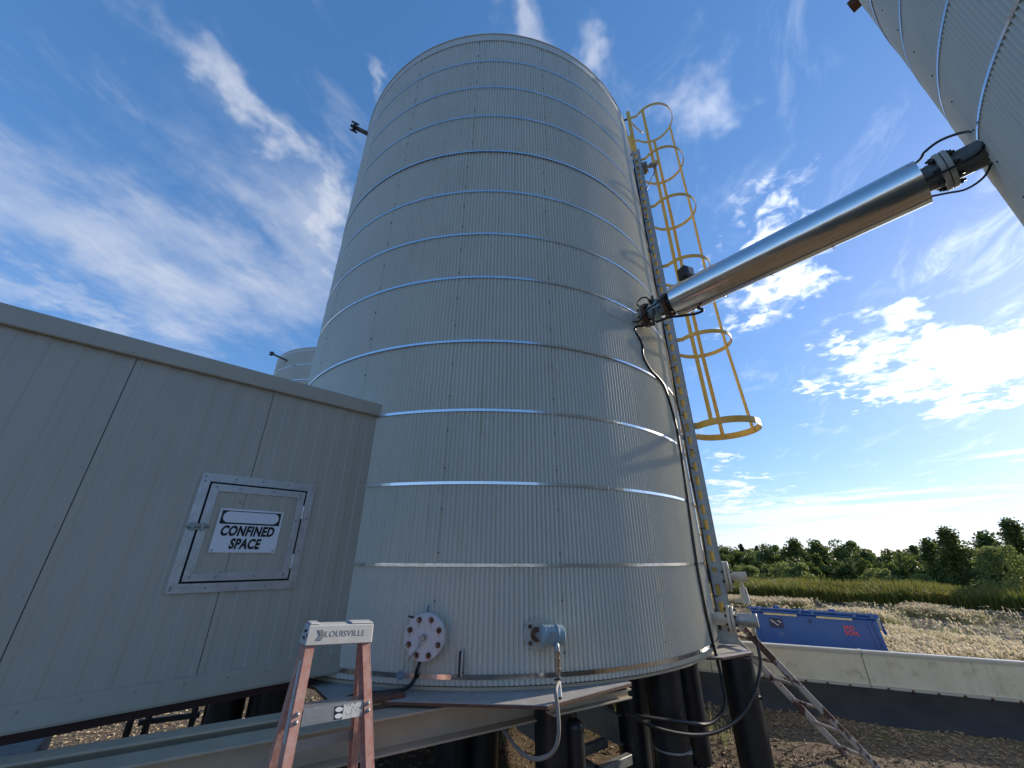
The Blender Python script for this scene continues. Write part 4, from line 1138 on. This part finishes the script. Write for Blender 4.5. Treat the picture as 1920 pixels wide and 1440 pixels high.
HB = .86; DP = 1.0
b = MB(); t0, t1 = .02, -.06
bot = [bp(t0, .06, -.02), bp(BL - t1, .06, -.02), bp(BL - t1, .06, -DP + .02), bp(t0, .06, -DP + .02)]
tp = [bp(0, HB - .06, 0), bp(BL, HB - .06, 0), bp(BL, HB - .24, -DP), bp(0, HB - .24, -DP)]
b._add(bot + tp, [(3, 2, 1, 0), (4, 5, 6, 7), (0, 1, 5, 4), (1, 2, 6, 5), (2, 3, 7, 6), (3, 0, 4, 7)]); b.build('body', 'blue', bn, .012)
for s in (BL - .10, BL - .03, .05):
    b = MB(); b.bar(bp(s, HB - .08, .012), bp(s + (.07 if s > 1 else 0), .08, -.005), .035, .02, BDI); b.build('rib', 'blue', bn, .003)
TN = (BNN + Z * .17).normalized(); TZ_ = (Z - BNN * .17).normalized()
b = MB(); b.box(bp(BL / 2, HB - .045 - .085, -DP / 2), (BL + .03, DP + .05, .03), (BDI, TN, TZ_)); b.build('rim', 'blue', bn, .006)
b = MB(); b.box(bp(BL / 2, HB - .012 - .09, -DP / 2), (BL - .02, DP - .02, .02), (BDI, TN, TZ_)); b.build('lid', 'blue', bn, .004)
b = MB(); b.tube([bp(-.03, HB + .0, .02), bp(BL - .02, HB + .0, .02)], .017, 12); b.build('lid_bar', 'bluepale', bn)
for s in (.13, .70, .86, 1.38, BL - .04):
    b = MB(); b.box(bp(s, HB - .01, .022), (.045, .05, .07), (BDI, BNN, Z)); b.build('clip', 'bluepale', bn, .004)
for s in (.38, 1.12):
    b = MB(); b.box(bp(s, HB + .02, -.02), (.085, .03, .05), (BDI, BNN, Z)); b.build('lid_lug', 'blue', bn, .004)
for s0, s1 in ((.18, .64), (.90, 1.34)):
    b = MB(); b.box(bp((s0 + s1) / 2, HB - .075, .006), (s1 - s0, .008, .028), (BDI, BNN, Z)); b.build('pale_tape', 'tape', bn)
b = MB(); b.ringx(bp(.80, HB - .14, .010), bp(.80, HB - .14, .016), .018, .025, 16); b.build('lifting_eye', 'blackbolt', bn)
b = MB(); b.box(bp(.33, HB - .20, .004), (.19, .003, .13), (BDI, BNN, Z)); po = b.build('faded_poster', 'bluedark', bn)
for q in range(6):
    b = MB(); b.box(bp(.27 + .025 * q, HB - .17 - .018 * (q % 4), .007), (.030, .002, .010), ((BDI + Z * rnd.uniform(-.9, .5)).normalized(), BNN, Z)); b.build('scuff', 'white', po)
b = MB(); b.box(bp(.045, HB - .125, .020), (.045, .004, .045), (BDI, BNN, Z)); b.build('red_sticker', 'red', bn)
text_mb('NO', .075, bp(1.27, HB - .19, .006), BDI, Z, .003, .0016, spacing=1.2).build('lettering', 'red', bn)
text_mb('SOIL', .075, bp(1.29, HB - .26, .006), BDI, Z, .003, .0016, spacing=1.2).build('lettering', 'red', bn)
b = MB(); b.box(bp(BL + .02, HB - .12, -.12), (.05, .16, .14), (BDI, BNN, Z)); b.build('end_latch', 'galv', bn, .006)
b = MB(); b.bar(bp(BL + .02, HB - .02, -.1), bp(BL + .06, HB - .10, -.52), .05, .05, Z); b.bar(bp(BL + .06, HB - .08, -.5), bp(BL + .10, HB - .30, -.54), .05, .04, BNN); b.build('end_handle', 'blue', bn, .004)
b = MB(); b.box(bp(.86, .30, .0), (.07, .012, .02), (BDI, BNN, Z)); b.build('dent', 'rust', bn)

# ------------------------------------------------------------------ chips, grasses
def chips():
    b = MB()
    for _ in range(16000):
        k = rnd.random()
        if k < .22:
            x, y = polar(rnd.uniform(28, 56), math.sqrt(rnd.uniform(9 ** 2, 20 ** 2)))
        elif k < .66:
            x, y = rnd.uniform(1.4, 5.6), rnd.uniform(3.9, 7.2)
            if (V((x, y, 0)) - WA).dot(WN) < .45: continue
        elif k < .85: x, y = rnd.uniform(-5.8, -1.8), rnd.uniform(3.4, 7.6)
        else: x, y = rnd.uniform(-1.8, 1.6), rnd.uniform(3.9, 8)
        s = rnd.uniform(.006, .017) * (1.4 if rnd.random() < .1 else 1) * (2.6 if k < .22 else 1); a = rnd.uniform(0, pi); z = gz(x, y)
        l = V((cos(a), sin(a), rnd.uniform(-.4, .4))) * s * rnd.uniform(1, 2.6); p = V((-sin(a), cos(a), rnd.uniform(-.4, .4))) * s * .6; c = V((x, y, z + s * .4))
        b._add([c + l, c + p, c - l, c - p, c + Z * s * .7], [(0, 1, 4), (1, 2, 4), (2, 3, 4), (3, 0, 4)])
    o = b.build('gravel', 'chip', kind='stuff', origin=(0, 0, 0)); tag(o, 'pale straw and stone chips strewn on the brown soil under the tank', 'gravel')
    b = MB()
    for _ in range(5200):
        x, y = rnd.uniform(-6.4, -1.6), rnd.uniform(3.2, 9)
        s = rnd.uniform(.006, .018); a = rnd.uniform(0, pi); z = gz(x, y)
        l = V((cos(a), sin(a), rnd.uniform(-.5, .5))) * s * rnd.uniform(1, 2.4); p = V((-sin(a), cos(a), rnd.uniform(-.5, .5))) * s * .7; c = V((x, y, z + s * .45))
        b._add([c + l, c + p, c - l, c - p, c + Z * s * .6], [(0, 1, 4), (1, 2, 4), (2, 3, 4), (3, 0, 4)])
    o = b.build('wood_chips', 'straw', kind='stuff', origin=(0, 0, 0)); tag(o, 'golden straw and wood chips covering the ground behind the shed', 'wood chips')


def blade(b, x, y, z, h, lean, wd, az, seg=3):
    vs = []
    sx, sy = -sin(az), cos(az)
    for i in range(seg + 1):
        t = i / seg; o = lean * t * t; zz = h * (t - .25 * lean / h * t * t if h else t); w_ = wd * (1 - t * .85)
        cx, cy = x + cos(az) * o, y + sin(az) * o
        vs += [(cx - sx * w_, cy - sy * w_, z + zz), (cx + sx * w_, cy + sy * w_, z + zz)]
    b._add(vs, [(2 * i, 2 * i + 1, 2 * i + 3, 2 * i + 2) for i in range(seg)])


def polar(az, r): return r * sin(RAD(az)), r * cos(RAD(az))


chips()
bg_, bh_ = MB(), MB()
cnt = 0
while cnt < 5200:
    az, r = rnd.uniform(24, 60), math.sqrt(rnd.uniform(7.2 ** 2, 19.6 ** 2)); x, y = polar(az, r)
    dw = -(V((x, y, 0)) - WA).dot(WN)
    if dw < .9: continue
    if 0 < (V((x, y, 0)) - A0).dot(BDI) + .1 < BL + .2 and -(DP + .2) < (V((x, y, 0)) - A0).dot(BNN) < .2: continue
    d = noise.noise((x * .45, y * .45, 9)) + .35 * noise.noise((x * 1.7, y * 1.7, 4))
    band_ = .62 * math.exp(-((r - 11.2) / 1.7) ** 4) + .30 * math.exp(-((r - 18.6) / .7) ** 2) - .02
    if d * .9 + band_ < .32 + rnd.uniform(-.07, .07) and rnd.random() > .025: continue
    cnt += 1; z = gz(x, y); wind = rnd.gauss(-2.7, .5)
    for _ in range(5):
        ox, oy = x + rnd.gauss(0, .07), y + rnd.gauss(0, .07); h = rnd.uniform(.13, .30); ln = rnd.uniform(.03, .13)
        blade(bg_, ox, oy, z, h, ln * .6, .004, wind)
        hx, hy, hz = ox + cos(wind) * ln * .6, oy + sin(wind) * ln * .6, z + h * .95
        blade(bh_, hx, hy, hz - .02, .045, ln + .04, .016, wind + rnd.gauss(0, .3), 2)
        blade(bh_, hx, hy, hz - .03, .07, ln * .7 + .02, .013, wind + rnd.gauss(0, .8), 2)
o = bg_.build('grass', 'barleygreen', kind='stuff', origin=(0, 0, 0)); tag(o, 'thin green grass stems in the field beyond the wall', 'grass')
o = bh_.build('foxtail_grass', 'barley', kind='stuff', origin=(0, 0, 0)); tag(o, 'pale feathery foxtail heads in the sunlit field beyond the wall', 'grass')
bw = MB()
for _ in range(15000):
    az = rnd.uniform(20, 62); r = rnd.uniform(20.3, 24); x, y = polar(az, r); z = gz(x, y)
    h = rnd.uniform(.30, .66) * (.75 + .5 * noise.noise((x * .5, y * .5, 2))) + .18
    for _k in range(2):
        blade(bw, x + rnd.gauss(0, .06), y + rnd.gauss(0, .06), z, h, rnd.uniform(.05, .25), .016, rnd.uniform(0, 6.28))
    if rnd.random() < .35: blade(bw, x, y, z + h * .6, .14, .12, .04, rnd.uniform(0, 6.28), 2)
o = bw.build('weeds', 'weed', kind='stuff', origin=(0, 0, 0)); tag(o, 'band of tall yellow green weeds in front of the trees', 'weeds')
bu = MB()
for _ in range(560):
    k = rnd.random()
    x, y = (rnd.uniform(1.2, 2.2), rnd.uniform(4.7, 6.2)) if k < .3 else (rnd.uniform(-1.2, 1.2), rnd.uniform(4.6, 8.5)) if k < .75 else (rnd.uniform(-4.6, -2.9), rnd.uniform(3.6, 5.2))
    z = gz(x, y)
    for _j in range(4): blade(bu, x + rnd.gauss(0, .03), y + rnd.gauss(0, .03), z, rnd.uniform(.05, .22), rnd.uniform(.03, .1), .004, rnd.uniform(0, 6.28))
o = bu.build('undergrowth', 'barleygreen', kind='stuff', origin=(0, 0, 0)); tag(o, 'sparse grass tufts growing on the soil among the piles', 'grass')

# ------------------------------------------------------------------ trees
def leafy(b, c, r, n, sz, sq=(1, 1, 1)):
    for _ in range(n):
        while True:
            p = V((rnd.uniform(-1, 1), rnd.uniform(-1, 1), rnd.uniform(-1, 1)))
            if p.length < 1: break
        p = V((p.x * sq[0], p.y * sq[1], p.z * sq[2])) * r + c
        nrm_ = V((rnd.gauss(0, 1), rnd.gauss(0, 1), rnd.gauss(0, .8) + .35)).normalized(); x, y, _z = basis(nrm_); a = rnd.uniform(0, pi)
        u = (x * cos(a) + y * sin(a)) * sz * rnd.uniform(.6, 1.25); v = (y * cos(a) - x * sin(a)) * sz * rnd.uniform(.32, .6)
        b._add([p - u, p + v, p + u, p - v], [(0, 1, 2, 3)])


def crown_mb(h, wd, style, n, sz):
    """crown in clumps round limbs; origin at the trunk's foot"""
    b, t = MB(), MB()
    lean = V((rnd.gauss(0, .03), rnd.gauss(0, .03), 1))
    t.tube([V((0, 0, 0)), lean * h * .4, lean * h * .75, lean * h * .96], [h * .016, h * .012, h * .007, h * .002], 7)
    k = 0; nc = 80
    for i in range(nc):
        f = .10 + .90 * (i + rnd.random()) / nc if style != 'bush' else .05 + .95 * rnd.random() ** .8
        if style == 'poplar': rr = wd * .46 * min(1, f * 3 + .3) * max(.03, 1.04 - f) ** .75
        elif style == 'spruce': rr = wd * (1.04 - f) * .55
        elif style == 'bush': rr = wd * .5 * (1 - (f * .95) ** 2.2) ** .5
        else: rr = wd * .5 * max(.08, (1 - abs((f - .45) / .58) ** 2.2)) ** .6
        a = rnd.uniform(0, 6.28); q = rr * (rnd.random() ** .5) * rnd.uniform(.8, 1.15)
        c = V((cos(a) * q, sin(a) * q, h * f)) + lean * 0
        if i % 2 == 0:
            st_ = lean * (h * max(.08, f - .18)); t.tube([st_, st_.lerp(c, .55) + Z * h * .02, c], [h * .005, h * .003, h * .001], 5, caps=False)
        cr = (.10 + .10 * rnd.random()) * wd * (1.25 if style == 'poplar' else .8 if style == 'spruce' else 1.05) * (1.15 - .6 * f)
        leafy(b, c, cr, int(n / nc), sz, (1, 1, .8 if style != 'poplar' else 1.25))
    return b, t


KINDS = [('birch_tree', 'round', 'leafb', 8200, .115, 7.4, 4.8), ('poplar_tree', 'poplar', 'leafb', 6000, .11, 7.8, 3.0), ('broadleaf_tree', 'round', 'leafa', 9500, .12, 7.2, 5.2),
         ('spruce_tree', 'spruce', 'leafd', 5200, .10, 7.6, 2.6), ('willow_bush', 'bush', 'leafc', 6500, .085, 3.6, 3.6), ('poplar_tree', 'poplar', 'leafa', 8000, .105, 8.0, 3.4)]
PROTO = {}


def tree(kind, az, r, h, label, group, sx=1.0):
    nm, style, m, n, sz, hh, wd = KINDS[kind]; x, y = polar(az, r); z = gz(x, y) - .05
    if kind not in PROTO:
        st = rnd.getstate(); rnd.seed(100 + kind)
        b, t = crown_mb(hh, wd, style, n, sz); rnd.setstate(st)
        root = thing(nm, (0, 0, 0), label, 'tree', group)
        t.build('trunk', 'trunk', root, origin=(0, 0, 0)).location = (0, 0, 0)
        b.build('crown', m, root, origin=(0, 0, 0)).location = (0, 0, 0)
        PROTO[kind] = root; o = root
    else: o = copy_tree(PROTO[kind])
    o.location = (x, y, z); s = h / hh; o.scale = (s * sx, s * sx, s); o.rotation_euler = (0, 0, rnd.uniform(0, 6.28)); WL[o.name] = V(o.location)
    tag(o, label, 'bush' if 'bush' in nm else 'tree', group); return o


def top_h(az, r, el):
    x, y = polar(az, r); return 1.65 + math.tan(RAD(el)) * r - gz(x, y)


G = 'trees at the edge of the field'
for kind, az, r, el, sx, lab in (
    (2, 27.0, 42, .6, 1.2, 'dark tree showing just right of the tank foot and ladder'),
    (3, 28.8, 44, 1.1, .9, 'thin dark spruce pointing above the wood near the tank'),
    (3, 30.4, 45, .9, .8, 'second thin spruce tip in the wood near the tank'),
    (0, 31.2, 38, .8, 1.1, 'green birch in the wood behind the left end of the bin'),
    (5, 34.2, 36, 1.35, 1.3, 'dark green pointed tree behind the left half of the bin'),
    (1, 36.2, 38, 1.2, 1.3, 'upright poplar behind the middle of the bin'),
    (0, 38.6, 36, 1.15, .9, 'loose airy tree with thin top behind the bin lettering'),
    (5, 40.3, 44, .1, 1.1, 'low dark tree in the dip right of the airy tree'),
    (2, 42.6, 46, .05, 1.1, 'small far tree in the dip left of the big dark trees'),
    (5, 46.6, 30, 2.2, 1.5, 'tall dark tree left of the right picture edge'),
    (1, 45.0, 31, 1.3, 1.4, 'dark tree leaning against the left side of the tall dark tree'),
    (1, 48.8, 33, 1.7, 1.4, 'dark tree behind the pale green bush'),
    (5, 50.7, 28, 2.75, 1.5, 'tallest dark tree cut by the right picture edge'),
    (4, 49.4, 23.5, .95, 1.0, 'pale green bush with big leaves at the right edge'),
    (4, 40.6, 27, -1.3, 1.1, 'pale low willow bush behind the weeds right of the bin'),
    (4, 43.6, 26, -1.7, 1.0, 'low pale bush behind the weeds left of the tall dark trees'),
    (4, 33.0, 30, -.9, 1.2, 'bushy green shrub at the foot of the wood behind the bin'),
    (4, 28.6, 29, -1.2, 1.1, 'green shrub at the foot of the wood beside the nozzles'),
):
    tree(kind, az, r, max(1.2, top_h(az, r, el + (.25 if r > 24 else 0))), lab, G, sx)

bw2 = MB()
for i in range(230):                                          # the wood behind them reads as one mass
    az = rnd.uniform(21, 63) if i > 30 else rnd.uniform(-62, -32); r = rnd.uniform(36, 58) if i % 3 else rnd.uniform(31, 36)
    x, y = polar(az, r); z = gz(x, y); h = max(2.2, top_h(az, r, rnd.uniform(.15, 1.2) if r > 36 else rnd.uniform(-1.3, -.1))); wd = rnd.uniform(3, 4.6)
    for k in range(12):
        f = .30 + .68 * (k + rnd.random()) / 12; a = rnd.uniform(0, 6.28); q = wd * .55 * (1.03 - f) * rnd.random()
        leafy(bw2, V((x + cos(a) * q, y + sin(a) * q, z + h * f - .15)), wd * rnd.uniform(.9, 1.2) * (.30 - .22 * f), 110, .14, (1, 1, 1.3))
o = bw2.build('woodland', 'leafa', kind='stuff', origin=(0, 0, 0)); tag(o, 'dark green far wood along the horizon', 'woodland')
